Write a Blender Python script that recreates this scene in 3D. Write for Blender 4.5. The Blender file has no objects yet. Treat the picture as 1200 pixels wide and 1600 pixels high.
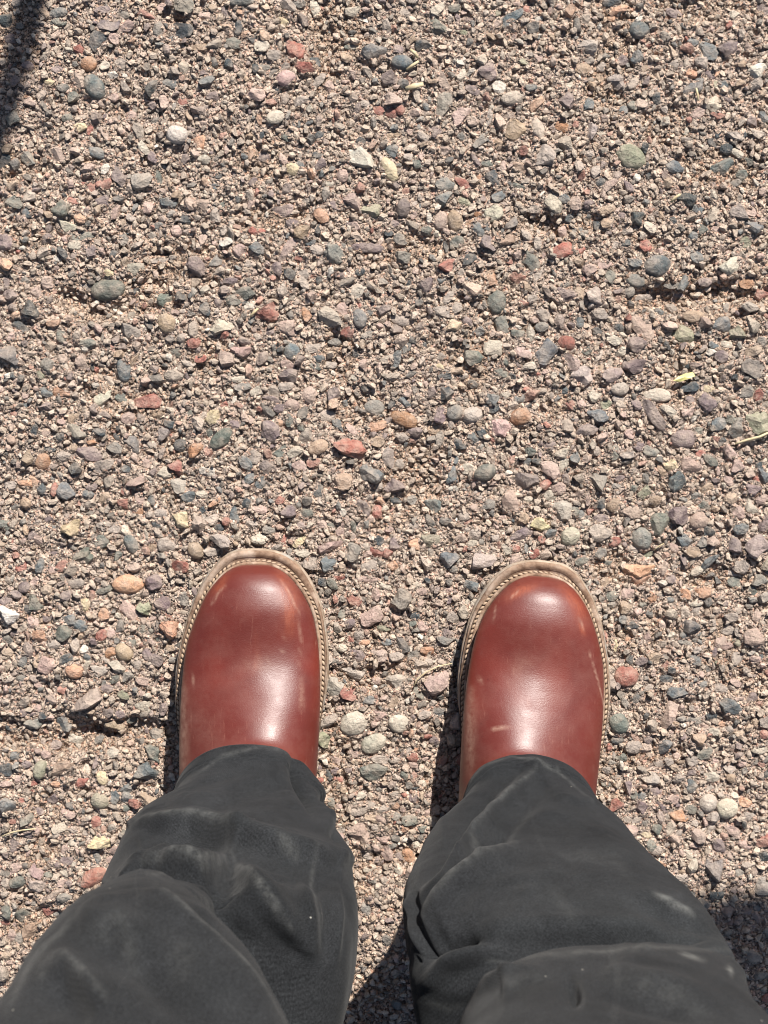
import bpy, math, random
import numpy as np
from mathutils import Vector, Matrix, Euler

rng = np.random.default_rng(7)
random.seed(7)
R = math.radians
scene = bpy.context.scene
COL = scene.collection

# ------------------------------------------------------------------ camera
CAM_H = 1.25            # phone held at chest height, looking straight down
F = 2660.0              # focal length in photo pixels (photo 1200 x 1600)
cam_d = bpy.data.cameras.new('camera')
cam = bpy.data.objects.new('camera', cam_d)
COL.objects.link(cam)
cam.location = (0, 0, CAM_H)
cam.rotation_euler = (0, 0, 0)
cam_d.sensor_fit = 'HORIZONTAL'
cam_d.sensor_width = 36
cam_d.lens = F / 1200 * 36
cam_d.clip_start = 0.01
cam_d.clip_end = 400
cam_d.dof.use_dof = True
cam_d.dof.focus_distance = 1.2
cam_d.dof.aperture_fstop = 28
scene.camera = cam

# ------------------------------------------------------------------ light
SUN = Vector((0.37, 1.0, 1.0)).normalized()      # towards the sun
elev = math.asin(SUN.z)
world = bpy.data.worlds.new('World')
scene.world = world
world.use_nodes = True
wn = world.node_tree
bg = wn.nodes['Background']
sky = wn.nodes.new('ShaderNodeTexSky')
sky.sky_type = 'NISHITA'
sky.sun_disc = False
sky.sun_elevation = elev
sky.sun_rotation = math.atan2(SUN.x, SUN.y)
wn.links.new(sky.outputs[0], bg.inputs[0])
bg.inputs[1].default_value = 0.05
sun_d = bpy.data.lights.new('sun', 'SUN')
sun_d.energy = 5.0
sun_d.angle = R(0.53)
sun_d.color = (1.0, 0.955, 0.89)
sun = bpy.data.objects.new('sun', sun_d)
COL.objects.link(sun)
sun.rotation_euler = SUN.to_track_quat('Z', 'Y').to_euler()
scene.view_settings.view_transform = 'Standard'
scene.view_settings.look = 'None'
scene.view_settings.gamma = 1
scene.view_settings.use_curve_mapping = False
scene.view_settings.exposure = 0.82
scene.cycles.max_bounces = 6
scene.cycles.use_denoising = True
scene.cycles.filter_width = 1.05


# ------------------------------------------------------------------ helpers
def P(px, py, z=0.0):
    """photo pixel at height z -> place in the world"""
    s = (CAM_H - z) / F
    return ((px - 600) * s, (800 - py) * s)


def link(o, parent=None):
    COL.objects.link(o)
    if parent is not None:
        o.parent = parent
    return o


def tag(o, label=None, cat=None, group=None, kind=None):
    if label: o['label'] = label
    if cat: o['category'] = cat
    if group: o['group'] = group
    if kind: o['kind'] = kind
    return o


def np_mesh(name, verts, faces, mat=None, smooth=True, attrs=None, uv=None):
    verts = np.asarray(verts, dtype=np.float32).reshape(-1, 3)
    faces = np.asarray(faces, dtype=np.int32)
    n = faces.shape[1]
    me = bpy.data.meshes.new(name)
    me.vertices.add(len(verts)); me.vertices.foreach_set('co', verts.ravel())
    me.loops.add(faces.size); me.loops.foreach_set('vertex_index', faces.ravel())
    me.polygons.add(len(faces))
    me.polygons.foreach_set('loop_start', np.arange(0, faces.size, n, dtype=np.int32))
    me.polygons.foreach_set('loop_total', np.full(len(faces), n, dtype=np.int32))
    me.polygons.foreach_set('use_smooth', np.full(len(faces), smooth, dtype=bool))
    me.update(calc_edges=True)
    if attrs:
        for k, v in attrs.items():
            v = np.asarray(v, dtype=np.float32)
            if v.ndim == 1:
                a = me.attributes.new(k, 'FLOAT', 'POINT'); a.data.foreach_set('value', v)
            else:
                if v.shape[1] == 3: v = np.hstack([v, np.ones((len(v), 1), np.float32)])
                a = me.attributes.new(k, 'FLOAT_COLOR', 'POINT'); a.data.foreach_set('color', v.ravel())
    if uv is not None:
        u = me.uv_layers.new(name='UVMap')
        u.data.foreach_set('uv', np.asarray(uv, np.float32)[faces.ravel()].ravel())
    if mat: me.materials.append(mat)
    return me


def grid_faces(nr, nc, wrap=False):
    r = np.arange(nr - 1)[:, None]
    c = np.arange(nc if wrap else nc - 1)[None, :]
    c2 = (c + 1) % nc if wrap else c + 1
    a = r * nc + c; b = r * nc + c2; d = (r + 1) * nc + c; e = (r + 1) * nc + c2
    return np.stack([a + 0 * c, b + 0 * r, e + 0 * r, d + 0 * c], -1).reshape(-1, 4)


def smoothstep(t):
    return t * t * (3 - 2 * t)


class Noise3:
    def __init__(self, seed, n=32):
        self.n = n
        self.g = np.random.default_rng(seed).random((n, n, n)).astype(np.float32) * 2 - 1

    def __call__(self, p):
        p = np.asarray(p, np.float64)
        i = np.floor(p).astype(int); f = smoothstep(p - i); n = self.n; g = self.g
        i0 = i % n; i1 = (i + 1) % n
        x0, y0, z0 = i0[..., 0], i0[..., 1], i0[..., 2]
        x1, y1, z1 = i1[..., 0], i1[..., 1], i1[..., 2]
        fx, fy, fz = f[..., 0], f[..., 1], f[..., 2]
        c00 = g[x0, y0, z0] * (1 - fx) + g[x1, y0, z0] * fx
        c10 = g[x0, y1, z0] * (1 - fx) + g[x1, y1, z0] * fx
        c01 = g[x0, y0, z1] * (1 - fx) + g[x1, y0, z1] * fx
        c11 = g[x0, y1, z1] * (1 - fx) + g[x1, y1, z1] * fx
        return (c00 * (1 - fy) + c10 * fy) * (1 - fz) + (c01 * (1 - fy) + c11 * fy) * fz


N3 = Noise3(11)


def fbm(p, s, octv=4, gain=0.5):
    p = np.asarray(p); t = 0; a = 1.0
    for k in range(octv):
        t = t + a * N3(p * s + 7.3 * k); s *= 2.03; a *= gain
    return t


def cr(xs, ys, q):
    """monotone-ish smooth interpolation (cubic Hermite, finite-difference tangents)"""
    xs = np.asarray(xs, float); ys = np.asarray(ys, float)
    if ys.ndim == 1: ys = ys[:, None]
    d = (ys[1:] - ys[:-1]) / (xs[1:] - xs[:-1])[:, None]
    m = np.zeros_like(ys)
    m[0] = d[0]; m[-1] = d[-1]
    m[1:-1] = (d[1:] + d[:-1]) / 2
    same = d[1:] * d[:-1] <= 0
    m[1:-1][same] = 0
    mx = 3 * np.minimum(np.abs(d[1:]), np.abs(d[:-1]))
    m[1:-1] = np.clip(m[1:-1], -mx, mx)
    q = np.asarray(q, float)
    k = np.clip(np.searchsorted(xs, q, side='right') - 1, 0, len(xs) - 2)
    h = (xs[k + 1] - xs[k]); t = ((q - xs[k]) / h)[:, None]; h = h[:, None]
    r = ((2*t**3 - 3*t**2 + 1) * ys[k] + (t**3 - 2*t**2 + t) * h * m[k]
         + (-2*t**3 + 3*t**2) * ys[k+1] + (t**3 - t**2) * h * m[k+1])
    return r[:, 0] if r.shape[1] == 1 else r


# ------------------------------------------------------------------ materials
class NT:
    def __init__(self, name):
        self.m = bpy.data.materials.new(name); self.m.use_nodes = True
        self.t = self.m.node_tree; self.b = self.t.nodes['Principled BSDF']

    def n(self, typ, **kw):
        nd = self.t.nodes.new('ShaderNode' + typ)
        for k, v in kw.items():
            if k.startswith('i_'):
                nd.inputs[k[2:].replace('_', ' ')].default_value = v
            else: setattr(nd, k, v)
        return nd

    def l(self, a, b): self.t.links.new(a, b)

    def noise(self, vec, scale, detail=4, rough=0.6):
        nd = self.n('TexNoise'); nd.inputs['Scale'].default_value = scale
        nd.inputs['Detail'].default_value = detail; nd.inputs['Roughness'].default_value = rough
        if vec is not None: self.l(vec, nd.inputs['Vector'])
        return nd.outputs['Fac']

    def ramp(self, fac, stops):
        nd = self.n('ValToRGB'); e = nd.color_ramp.elements
        while len(e) < len(stops): e.new(0.5)
        for el, (p, c) in zip(e, stops):
            el.position = p; el.color = (c, c, c, 1) if isinstance(c, (int, float)) else (*c, 1)
        self.l(fac, nd.inputs[0]); return nd.outputs[0]

    def mix(self, fac, a, b, mode='MIX'):
        nd = self.n('MixRGB', blend_type=mode)
        for i, v in ((0, fac), (1, a), (2, b)):
            if isinstance(v, (int, float)): nd.inputs[i].default_value = v
            elif isinstance(v, tuple): nd.inputs[i].default_value = (*v, 1)
            else: self.l(v, nd.inputs[i])
        return nd.outputs[0]

    def math(self, op, a, b=0.0):
        nd = self.n('Math', operation=op)
        for i, v in ((0, a), (1, b)):
            if isinstance(v, (int, float)): nd.inputs[i].default_value = v
            else: self.l(v, nd.inputs[i])
        return nd.outputs[0]

    def bump(self, h, strength, dist, prev=None):
        nd = self.n('Bump'); nd.inputs['Strength'].default_value = strength
        nd.inputs['Distance'].default_value = dist
        self.l(h, nd.inputs['Height'])
        if prev is not None: self.l(prev, nd.inputs['Normal'])
        self.l(nd.outputs[0], self.b.inputs['Normal'])
        return nd.outputs[0]


DUST = (0.51, 0.405, 0.315)


def stone_material(name, source):
    k = NT(name)
    tc = k.n('TexCoord'); gm = k.n('NewGeometry')
    pos = gm.outputs['Position']
    if source == 'object':
        oi = k.n('ObjectInfo'); base = oi.outputs['Color']
    else:
        at = k.n('Attribute', attribute_name='col'); base = at.outputs['Color']
    mott = k.noise(pos, 420, 6, 0.75)
    c = k.mix(0.6, base, k.ramp(mott, [(0.25, 0.35), (0.5, 0.9), (0.75, 1.75)]), 'MULTIPLY')
    vein = k.noise(pos, 150, 3, 0.5)
    c = k.mix(k.ramp(vein, [(0.5, 0.0), (0.72, 0.30)]), c, (0.50, 0.40, 0.33))
    speck = k.noise(pos, 1500, 2, 0.5)
    c = k.mix(k.ramp(speck, [(0.62, 0.0), (0.75, 0.35)]), c, (0.62, 0.56, 0.48))
    c = k.mix(k.ramp(speck, [(0.28, 0.35), (0.40, 0.0)]), c, (0.05, 0.04, 0.04))
    # dust caught on the stone
    d = k.noise(pos, 95, 5, 0.7)
    c = k.mix(k.ramp(d, [(0.42, 0.02), (0.70, 0.50)]), c, DUST)
    k.l(c, k.b.inputs['Base Color'])
    k.b.inputs['Roughness'].default_value = 0.52
    k.b.inputs['Specular IOR Level'].default_value = 0.4
    vf = k.n('TexVoronoi', feature='F1'); vf.inputs['Scale'].default_value = 210
    wob = k.n('VectorMath', operation='ADD'); nv = k.n('TexNoise'); nv.inputs['Scale'].default_value = 300
    sc_ = k.n('VectorMath', operation='SCALE'); sc_.inputs['Scale'].default_value = 0.004
    k.l(pos, nv.inputs['Vector']); k.l(nv.outputs['Color'], sc_.inputs[0]); k.l(pos, wob.inputs[0]); k.l(sc_.outputs[0], wob.inputs[1])
    k.l(wob.outputs[0], vf.inputs['Vector'])
    pb = k.bump(vf.outputs['Distance'], 0.55 if source == 'attr' else 0.42, 0.0030)
    h = k.noise(pos, 700, 5, 0.7)
    k.bump(h, 0.9, 0.0015, pb)
    return k.m


def matrix_material():
    k = NT('ground_matrix')
    gm = k.n('NewGeometry'); pos = gm.outputs['Position']
    n1 = k.noise(pos, 14, 5, 0.6)
    c = k.mix(n1, (0.36, 0.275, 0.225), (0.58, 0.46, 0.375))
    pit = k.n('Attribute', attribute_name='pit')
    c = k.mix(k.math('MULTIPLY', pit.outputs['Fac'], 0.65), c, (0.40, 0.26, 0.16))
    v = k.n('TexVoronoi', feature='F1'); v.inputs['Scale'].default_value = 620
    k.l(pos, v.inputs['Vector'])
    v2 = k.n('TexVoronoi', feature='F1'); v2.inputs['Scale'].default_value = 330
    k.l(pos, v2.inputs['Vector'])
    sep = k.n('SeparateColor'); k.l(v.outputs['Color'], sep.inputs[0])
    grain = k.ramp(sep.outputs[0], [(0.0, (0.06, 0.05, 0.05)), (0.2, (0.22, 0.17, 0.145)), (0.45, (0.42, 0.335, 0.28)),
                                    (0.70, (0.58, 0.42, 0.30)), (0.85, (0.42, 0.19, 0.13)), (1.0, (0.70, 0.60, 0.48))])
    c = k.mix(0.55, c, grain)
    sep2 = k.n('SeparateColor'); k.l(v2.outputs['Color'], sep2.inputs[0])
    c = k.mix(0.6, c, k.ramp(sep2.outputs[1], [(0.0, 0.45), (0.4, 0.85), (1.0, 1.35)]), 'MULTIPLY')
    k.l(c, k.b.inputs['Base Color'])
    k.b.inputs['Roughness'].default_value = 0.9
    k.b.inputs['Specular IOR Level'].default_value = 0.2
    inv = k.math('SUBTRACT', 1.0, v.outputs['Distance'])
    p = k.bump(inv, 1.0, 0.0018)
    inv2 = k.math('SUBTRACT', 1.0, v2.outputs['Distance'])
    p = k.bump(inv2, 1.0, 0.0036, p)
    k.bump(k.noise(pos, 900, 3, 0.7), 0.6, 0.0006, p)
    return k.m


M_STONE_OBJ = stone_material('pebble_stone', 'object')
M_STONE_ATT = stone_material('gravel_stone', 'attr')
M_MATRIX = matrix_material()


def leather_material():
    k = NT('oxblood_leather')
    tc = k.n('TexCoord'); pos = tc.outputs['Object']
    n1 = k.noise(pos, 22, 5, 0.6)
    c = k.mix(n1, (0.076, 0.0130, 0.0095), (0.142, 0.0252, 0.0172))
    n2 = k.noise(pos, 9, 3, 0.5)
    c = k.mix(k.ramp(n2, [(0.55, 0.0), (0.8, 0.45)]), c, (0.34, 0.045, 0.022))
    # wear and dust marks
    at = k.n('Attribute', attribute_name='scuff')
    mps = k.n('Mapping'); mps.inputs['Scale'].default_value = (1, 0.25, 1); k.l(pos, mps.inputs['Vector'])
    sn = k.noise(mps.outputs[0], 330, 5, 0.7)
    c = k.mix(k.math('MULTIPLY', at.outputs['Fac'], k.ramp(sn, [(0.3, 0.2), (0.65, 1.0)])), c, (0.42, 0.12, 0.055))
    du = k.n('Attribute', attribute_name='dust')
    dn = k.noise(pos, 190, 6, 0.75)
    df = k.math('MULTIPLY', du.outputs['Fac'], k.ramp(dn, [(0.35, 0.15), (0.62, 1.0)]))
    c = k.mix(df, c, (0.46, 0.30, 0.22))
    # fine rubs and scratches all over
    mq = k.n('Mapping'); mq.inputs['Scale'].default_value = (1, 0.12, 0.12); mq.inputs['Rotation'].default_value = (0.1, 0.2, 0.35); k.l(pos, mq.inputs['Vector'])
    rub = k.math('MULTIPLY', k.ramp(k.noise(mq.outputs[0], 520, 4, 0.7), [(0.60, 0.0), (0.74, 0.5)]), k.ramp(k.noise(pos, 35, 3, 0.6), [(0.45, 0.0), (0.7, 1.0)]))
    c = k.mix(rub, c, (0.36, 0.17, 0.12))
    film = k.noise(pos, 28, 6, 0.75)
    c = k.mix(k.ramp(film, [(0.45, 0.0), (0.75, 0.13)]), c, (0.34, 0.20, 0.16))
    # dark specks
    sp = k.noise(pos, 230, 2, 0.5)
    c = k.mix(k.ramp(sp, [(0.70, 0.0), (0.78, 0.35)]), c, (0.06, 0.012, 0.010))
    k.l(c, k.b.inputs['Base Color'])
    rr = k.ramp(k.noise(pos, 70, 4, 0.6), [(0.3, 0.36), (0.7, 0.46)])
    k.l(k.math('ADD', rr, k.math('MULTIPLY', df, 0.35)), k.b.inputs['Roughness'])
    k.b.inputs['Specular IOR Level'].default_value = 0.42
    k.b.inputs['Coat Weight'].default_value = 0.05
    k.b.inputs['Coat Roughness'].default_value = 0.30
    mp = k.n('Mapping'); mp.inputs['Scale'].default_value = (1, 2.6, 2.6); k.l(pos, mp.inputs['Vector'])
    p = k.bump(k.noise(mp.outputs[0], 420, 4, 0.65), 0.22, 0.0005)
    k.bump(k.noise(pos, 1400, 3, 0.6), 0.3, 0.00025, p)
    return k.m


def simple_mat(name, c1, c2, scale, rough=0.7, bump=0.3, bdist=0.0006, bscale=600, spec=0.3, third=None):
    k = NT(name)
    tc = k.n('TexCoord'); pos = tc.outputs['Object']
    c = k.mix(k.ramp(k.noise(pos, scale, 5, 0.65), [(0.35, 0.0), (0.65, 1.0)]), c1, c2)
    if third:
        c = k.mix(k.ramp(k.noise(pos, scale * 0.45, 4, 0.6), [(0.5, 0.0), (0.68, 0.8)]), c, third)
    k.l(c, k.b.inputs['Base Color'])
    k.b.inputs['Roughness'].default_value = rough
    k.b.inputs['Specular IOR Level'].default_value = spec
    k.bump(k.noise(pos, bscale, 4, 0.7), bump, bdist)
    return k.m


def fabric_material():
    k = NT('charcoal_canvas')
    uvn = k.n('UVMap', uv_map='UVMap')
    tc = k.n('TexCoord'); pos = tc.outputs['Object']
    n1 = k.noise(pos, 20, 6, 0.65)
    c = k.mix(k.ramp(n1, [(0.3, 0.0), (0.7, 1.0)]), (0.0085, 0.0092, 0.0103), (0.0185, 0.0195, 0.0212))
    # broken threads and lint
    mp = k.n('Mapping'); mp.inputs['Scale'].default_value = (900, 2600, 1); k.l(uvn.outputs[0], mp.inputs['Vector'])
    fz = k.n('TexNoise'); fz.inputs['Scale'].default_value = 1; fz.inputs['Detail'].default_value = 3
    k.l(mp.outputs[0], fz.inputs['Vector'])
    c = k.mix(0.7, c, k.ramp(fz.outputs['Fac'], [(0.3, 0.45), (0.7, 1.65)]), 'MULTIPLY')
    c = k.mix(0.5, c, k.ramp(k.noise(pos, 860, 3, 0.6), [(0.32, 0.35), (0.68, 2.0)]), 'MULTIPLY')
    c = k.mix(0.22, c, k.ramp(k.noise(pos, 110, 5, 0.7), [(0.3, 0.6), (0.7, 1.5)]), 'MULTIPLY')
    # twill lines
    mp2 = k.n('Mapping'); mp2.inputs['Rotation'].default_value = (0, 0, R(38)); k.l(uvn.outputs[0], mp2.inputs['Vector'])
    wv = k.n('TexWave', wave_type='BANDS', bands_direction='X'); wv.inputs['Scale'].default_value = 230
    wv.inputs['Distortion'].default_value = 0.3; wv.inputs['Detail'].default_value = 2
    wv.inputs['Detail Scale'].default_value = 3.0
    k.l(mp2.outputs[0], wv.inputs['Vector'])
    c = k.mix(0.22, c, k.ramp(wv.outputs['Fac'], [(0.0, 0.6), (1.0, 1.4)]), 'MULTIPLY')
    du = k.n('Attribute', attribute_name='dust')
    dn = k.noise(pos, 150, 6, 0.75)
    df = k.math('MULTIPLY', du.outputs['Fac'], k.ramp(dn, [(0.35, 0.1), (0.65, 1.0)]))
    c = k.mix(df, c, (0.20, 0.20, 0.19))
    big = k.noise(pos, 7, 4, 0.6)
    c = k.mix(k.ramp(big, [(0.5, 0.0), (0.8, 0.07)]), c, (0.16, 0.175, 0.18))
    lint = k.n('TexVoronoi', feature='F1'); lint.inputs['Scale'].default_value = 42
    k.l(pos, lint.inputs['Vector'])
    c = k.mix(k.ramp(lint.outputs['Distance'], [(0.012, 0.6), (0.026, 0.0)]), c, (0.5, 0.48, 0.42))
    k.l(c, k.b.inputs['Base Color'])
    k.b.inputs['Roughness'].default_value = 0.92
    k.b.inputs['Specular IOR Level'].default_value = 0.12
    k.b.inputs['Sheen Weight'].default_value = 0.04
    k.b.inputs['Sheen Roughness'].default_value = 0.5
    p = k.bump(wv.outputs['Fac'], 0.15, 0.0004)
    p = k.bump(fz.outputs['Fac'], 0.4, 0.0005, p)
    k.bump(k.noise(pos, 120, 3, 0.5), 0.12, 0.0014, p)
    return k.m


M_LEATHER = leather_material()
M_FABRIC = fabric_material()
M_WELT = simple_mat('worn_welt_leather', (0.12, 0.068, 0.043), (0.31, 0.205, 0.14), 160, 0.8, 0.6, third=(0.45, 0.35, 0.275))
M_SOLE = simple_mat('pale_sole_edge', (0.20, 0.14, 0.095), (0.38, 0.30, 0.23), 110, 0.85, 0.6, third=(0.30, 0.29, 0.265))
M_RUBBER = simple_mat('dark_rubber', (0.03, 0.028, 0.026), (0.06, 0.055, 0.05), 60, 0.8)
M_THREAD = simple_mat('cream_thread', (0.26, 0.18, 0.12), (0.42, 0.31, 0.22), 200, 0.8)
M_GROOVE = simple_mat('dark_groove', (0.05, 0.03, 0.02), (0.11, 0.07, 0.045), 120, 0.8)
M_STRAW = simple_mat('dry_straw', (0.40, 0.32, 0.19), (0.56, 0.47, 0.30), 200, 0.6)
M_LEAF = simple_mat('yellow_leaf', (0.66, 0.60, 0.20), (0.80, 0.72, 0.30), 120, 0.55)
M_BARK = simple_mat('bark', (0.08, 0.06, 0.045), (0.16, 0.12, 0.09), 30, 0.9)
M_GREEN = simple_mat('green_leaves', (0.045, 0.07, 0.02), (0.08, 0.11, 0.04), 20, 0.6)

# ------------------------------------------------------------------ ground
PITS = [(195, 465, 70, 28, 3.2), (140, 480, 40, 25, 2.5), (262, 420, 40, 26, 2.8), (1090, 462, 95, 20, 3.5), (1010, 468, 40, 18, 2.2),
        (120, 1150, 120, 24, 3.0), (200, 1140, 60, 14, 3.2), (945, 135, 30, 38, 2.6), (20, 60, 40, 60, 2.0), (570, 1060, 60, 18, 3.2),
        (530, 560, 25, 40, 2.0), (640, 735, 40, 60, 2.0), (860, 350, 60, 14, 2.6), (520, 40, 40, 60, 1.6), (645, 390, 50, 20, 1.4),
        (70, 1445, 60, 30, 2.5), (960, 890, 40, 20, 2.0), (745, 560, 30, 40, 1.5), (505, 90, 14, 70, 2.0), (980, 60, 12, 60, 2.4),
        (870, 1370, 40, 30, 1.6), (1130, 260, 60, 30, 1.6), (420, 340, 50, 18, 1.5), (550, 640, 40, 22, 1.5), (330, 560, 30, 30, 1.3),
        (560, 1560, 40, 60, 2.0), (270, 730, 18, 60, 1.2), (1000, 1180, 50, 18, 1.8), (1110, 900, 50, 20, 1.5)]
CRACKS = [([(95, 450), (140, 470), (190, 455), (235, 425), (275, 420)], 3.2), ([(990, 440), (1040, 455), (1100, 452), (1150, 470), (1215, 462)], 3.0),
          ([(-20, 1128), (60, 1140), (120, 1128), (180, 1150), (262, 1168)], 3.4), ([(505, 1062), (560, 1060), (600, 1050), (640, 1032)], 2.8),
          ([(938, -10), (948, 60), (942, 110), (965, 160)], 2.6), ([(500, 40), (506, 80), (512, 110)], 2.2), ([(680, 700), (640, 735), (610, 740)], 1.6),
          ([(230, 400), (300, 392), (360, 408)], 2.0), ([(800, 350), (850, 358), (890, 372)], 2.2), ([(560, 400), (640, 388), (700, 380)], 1.8),
          ([(30, 1400), (70, 1430), (120, 1425)], 2.4), ([(1100, 900), (1150, 905), (1210, 900)], 2.0), ([(830, 1450), (870, 1400)], 1.6), ([(0, 360), (60, 372)], 1.8)]
GX, GY, GS = 0.46, 0.57, 0.0013


def ground_h(x, y):
    """height (m) of the worn binder between the stones"""
    p = np.stack([x, y, np.zeros_like(x)], -1)
    h = 0.0020 * fbm(p, 16, 3) + 0.0013 * fbm(p + 3.1, 75, 3) + 0.0017 * fbm(p + 9.7, 230, 3, 0.75)
    # ragged low places where sand has collected
    pit = np.zeros_like(h)
    w = 0.35 * fbm(p + 5.5, 60, 3)
    for cx, cy, rx, ry, dep in PITS:
        X, Y = P(cx, cy); sx = rx * CAM_H / F * 1.1; sy = ry * CAM_H / F * 1.1
        d = np.sqrt(((x - X) / sx) ** 2 + ((y - Y) / sy) ** 2) + w
        t = smoothstep(np.clip(1.25 - d, 0, 0.5) / 0.5)
        h = h - t * dep * 0.0013; pit = np.maximum(pit, t)
    # ragged shallow cracks
    jx = 0.0035 * fbm(p + 31.0, 90, 3); jy = 0.0035 * fbm(p + 47.0, 90, 3)
    for line, dep in CRACKS:
        L = [P(*q) for q in line]; dmin = np.full(h.shape, 9.0)
        for (ax, ay), (bx, by) in zip(L[:-1], L[1:]):
            ex, ey = bx - ax, by - ay; tt = np.clip(((x + jx - ax) * ex + (y + jy - ay) * ey) / (ex * ex + ey * ey), 0, 1)
            dmin = np.minimum(dmin, np.hypot(x + jx - ax - tt * ex, y + jy - ay - tt * ey))
        g = np.exp(-(dmin / 0.0022) ** 2); wide = np.exp(-(dmin / 0.010) ** 2)
        h = h - dep * 0.0006 * g - dep * 0.00022 * wide; pit = np.maximum(pit, wide * 0.8)
    q = fbm(p + 21.0, 24, 3)
    t = smoothstep(np.clip((q - 0.60) / 0.15, 0, 1))
    h = h - t * 0.0020
    return h, np.maximum(pit, t * 0.8)


xs = np.arange(-GX, GX + 1e-6, GS); ys = np.arange(-GY, GY + 1e-6, GS)
XX, YY = np.meshgrid(xs, ys)
HH, PIT = ground_h(XX, YY)
gv = np.stack([XX, YY, HH + 0.0], -1).reshape(-1, 3)
me = np_mesh('ground', gv, grid_faces(len(ys), len(xs)), M_MATRIX, True, {'pit': PIT.ravel()})
ground = link(bpy.data.objects.new('ground', me))
tag(ground, 'sunlit exposed aggregate pavement of pinkish sandy binder and stones', kind='structure')

# the same worn pavement goes on to the horizon
dense = np.arange(-1.5, 1.5001, 0.014)
geo = 1.5 * 1.32 ** np.arange(1, 15)
fx_ = np.concatenate([-geo[::-1], dense, geo])
FX, FY = np.meshgrid(fx_, fx_)


def far_h(x, y):
    p = np.stack([x, y, np.zeros_like(x)], -1)
    return 0.0020 * fbm(p, 16, 2) + 0.0012 * fbm(p + 3.1, 75, 2) - 0.0012


inside = (np.abs(FX) < GX - 0.02) & (np.abs(FY) < GY - 0.02)
FH = np.where(inside, -0.02, far_h(FX, FY) * np.clip(4 / (1 + np.hypot(FX, FY)), 0, 1))
terr = np_mesh('far_ground', np.stack([FX, FY, FH], -1).reshape(-1, 3), grid_faces(len(fx_), len(fx_)), M_MATRIX, True)
tag(link(bpy.data.objects.new('far_ground', terr)), 'pavement going on beyond the photo', kind='structure')


def hgt(x, y):
    fx = (np.asarray(x) + GX) / GS; fy = (np.asarray(y) + GY) / GS
    ix = np.clip(np.round(fx).astype(int), 0, len(xs) - 1); iy = np.clip(np.round(fy).astype(int), 0, len(ys) - 1)
    return HH[iy, ix], PIT[iy, ix]


# ------------------------------------------------------------------ stones
def ico(sub):
    import bmesh
    bm = bmesh.new(); bmesh.ops.create_icosphere(bm, subdivisions=sub, radius=1)
    v = np.array([x.co[:] for x in bm.verts]); f = np.array([[q.index for q in p.verts] for p in bm.faces]); bm.free()
    return v, f


ICO = {s: ico(s) for s in (1, 2, 3)}


def rock(sub, angular, r):
    v, f = ICO[sub]; v = v.copy()
    n = r.normal(size=(r.integers(7, 13) if angular > 0.5 else r.integers(2, 5), 3)); n /= np.linalg.norm(n, axis=1)[:, None]
    if angular > 0.5: n[0] = (r.normal() * .15, r.normal() * .15, 1); n[0] /= np.linalg.norm(n[0])
    for k in n:
        d = r.uniform(0.42, 0.80) if angular > 0.5 else r.uniform(0.78, 0.95)
        s = v @ k
        ov = np.clip(s - d, 0, None)
        v -= ov[:, None] * k * (0.97 if angular > 0.5 else 0.7)
    o = r.random(3) * 20
    v *= (1 + (0.20 if angular > 0.5 else 0.07) * fbm(v + o, 1.3, 2) + (0.05 if angular > 0.5 else 0.0) * fbm(v + o, 4.2, 2))[:, None]
    v[:, :2] -= (v[:, :2].max(0) + v[:, :2].min(0)) / 2
    v[:, :2] /= (v[:, :2].max(0) - v[:, :2].min(0)) / 2
    v[:, 2] /= v[:, 2].max()
    return v, f


COLS = dict(K=(.036, .048, .056), G=(.19, .175, .155), N=(.115, .125, .108), P=(.40, .28, .24), M=(.175, .13, .13),
            R=(.29, .105, .080), O=(.46, .25, .155), Y=(.56, .45, .28), W=(.56, .51, .44), B=(.32, .225, .155),
            C=(.44, .385, .31), L=(.22, .22, .15), T=(.34, .17, .09), S=(.105, .122, .128), D=(.33, .275, .235))

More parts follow.
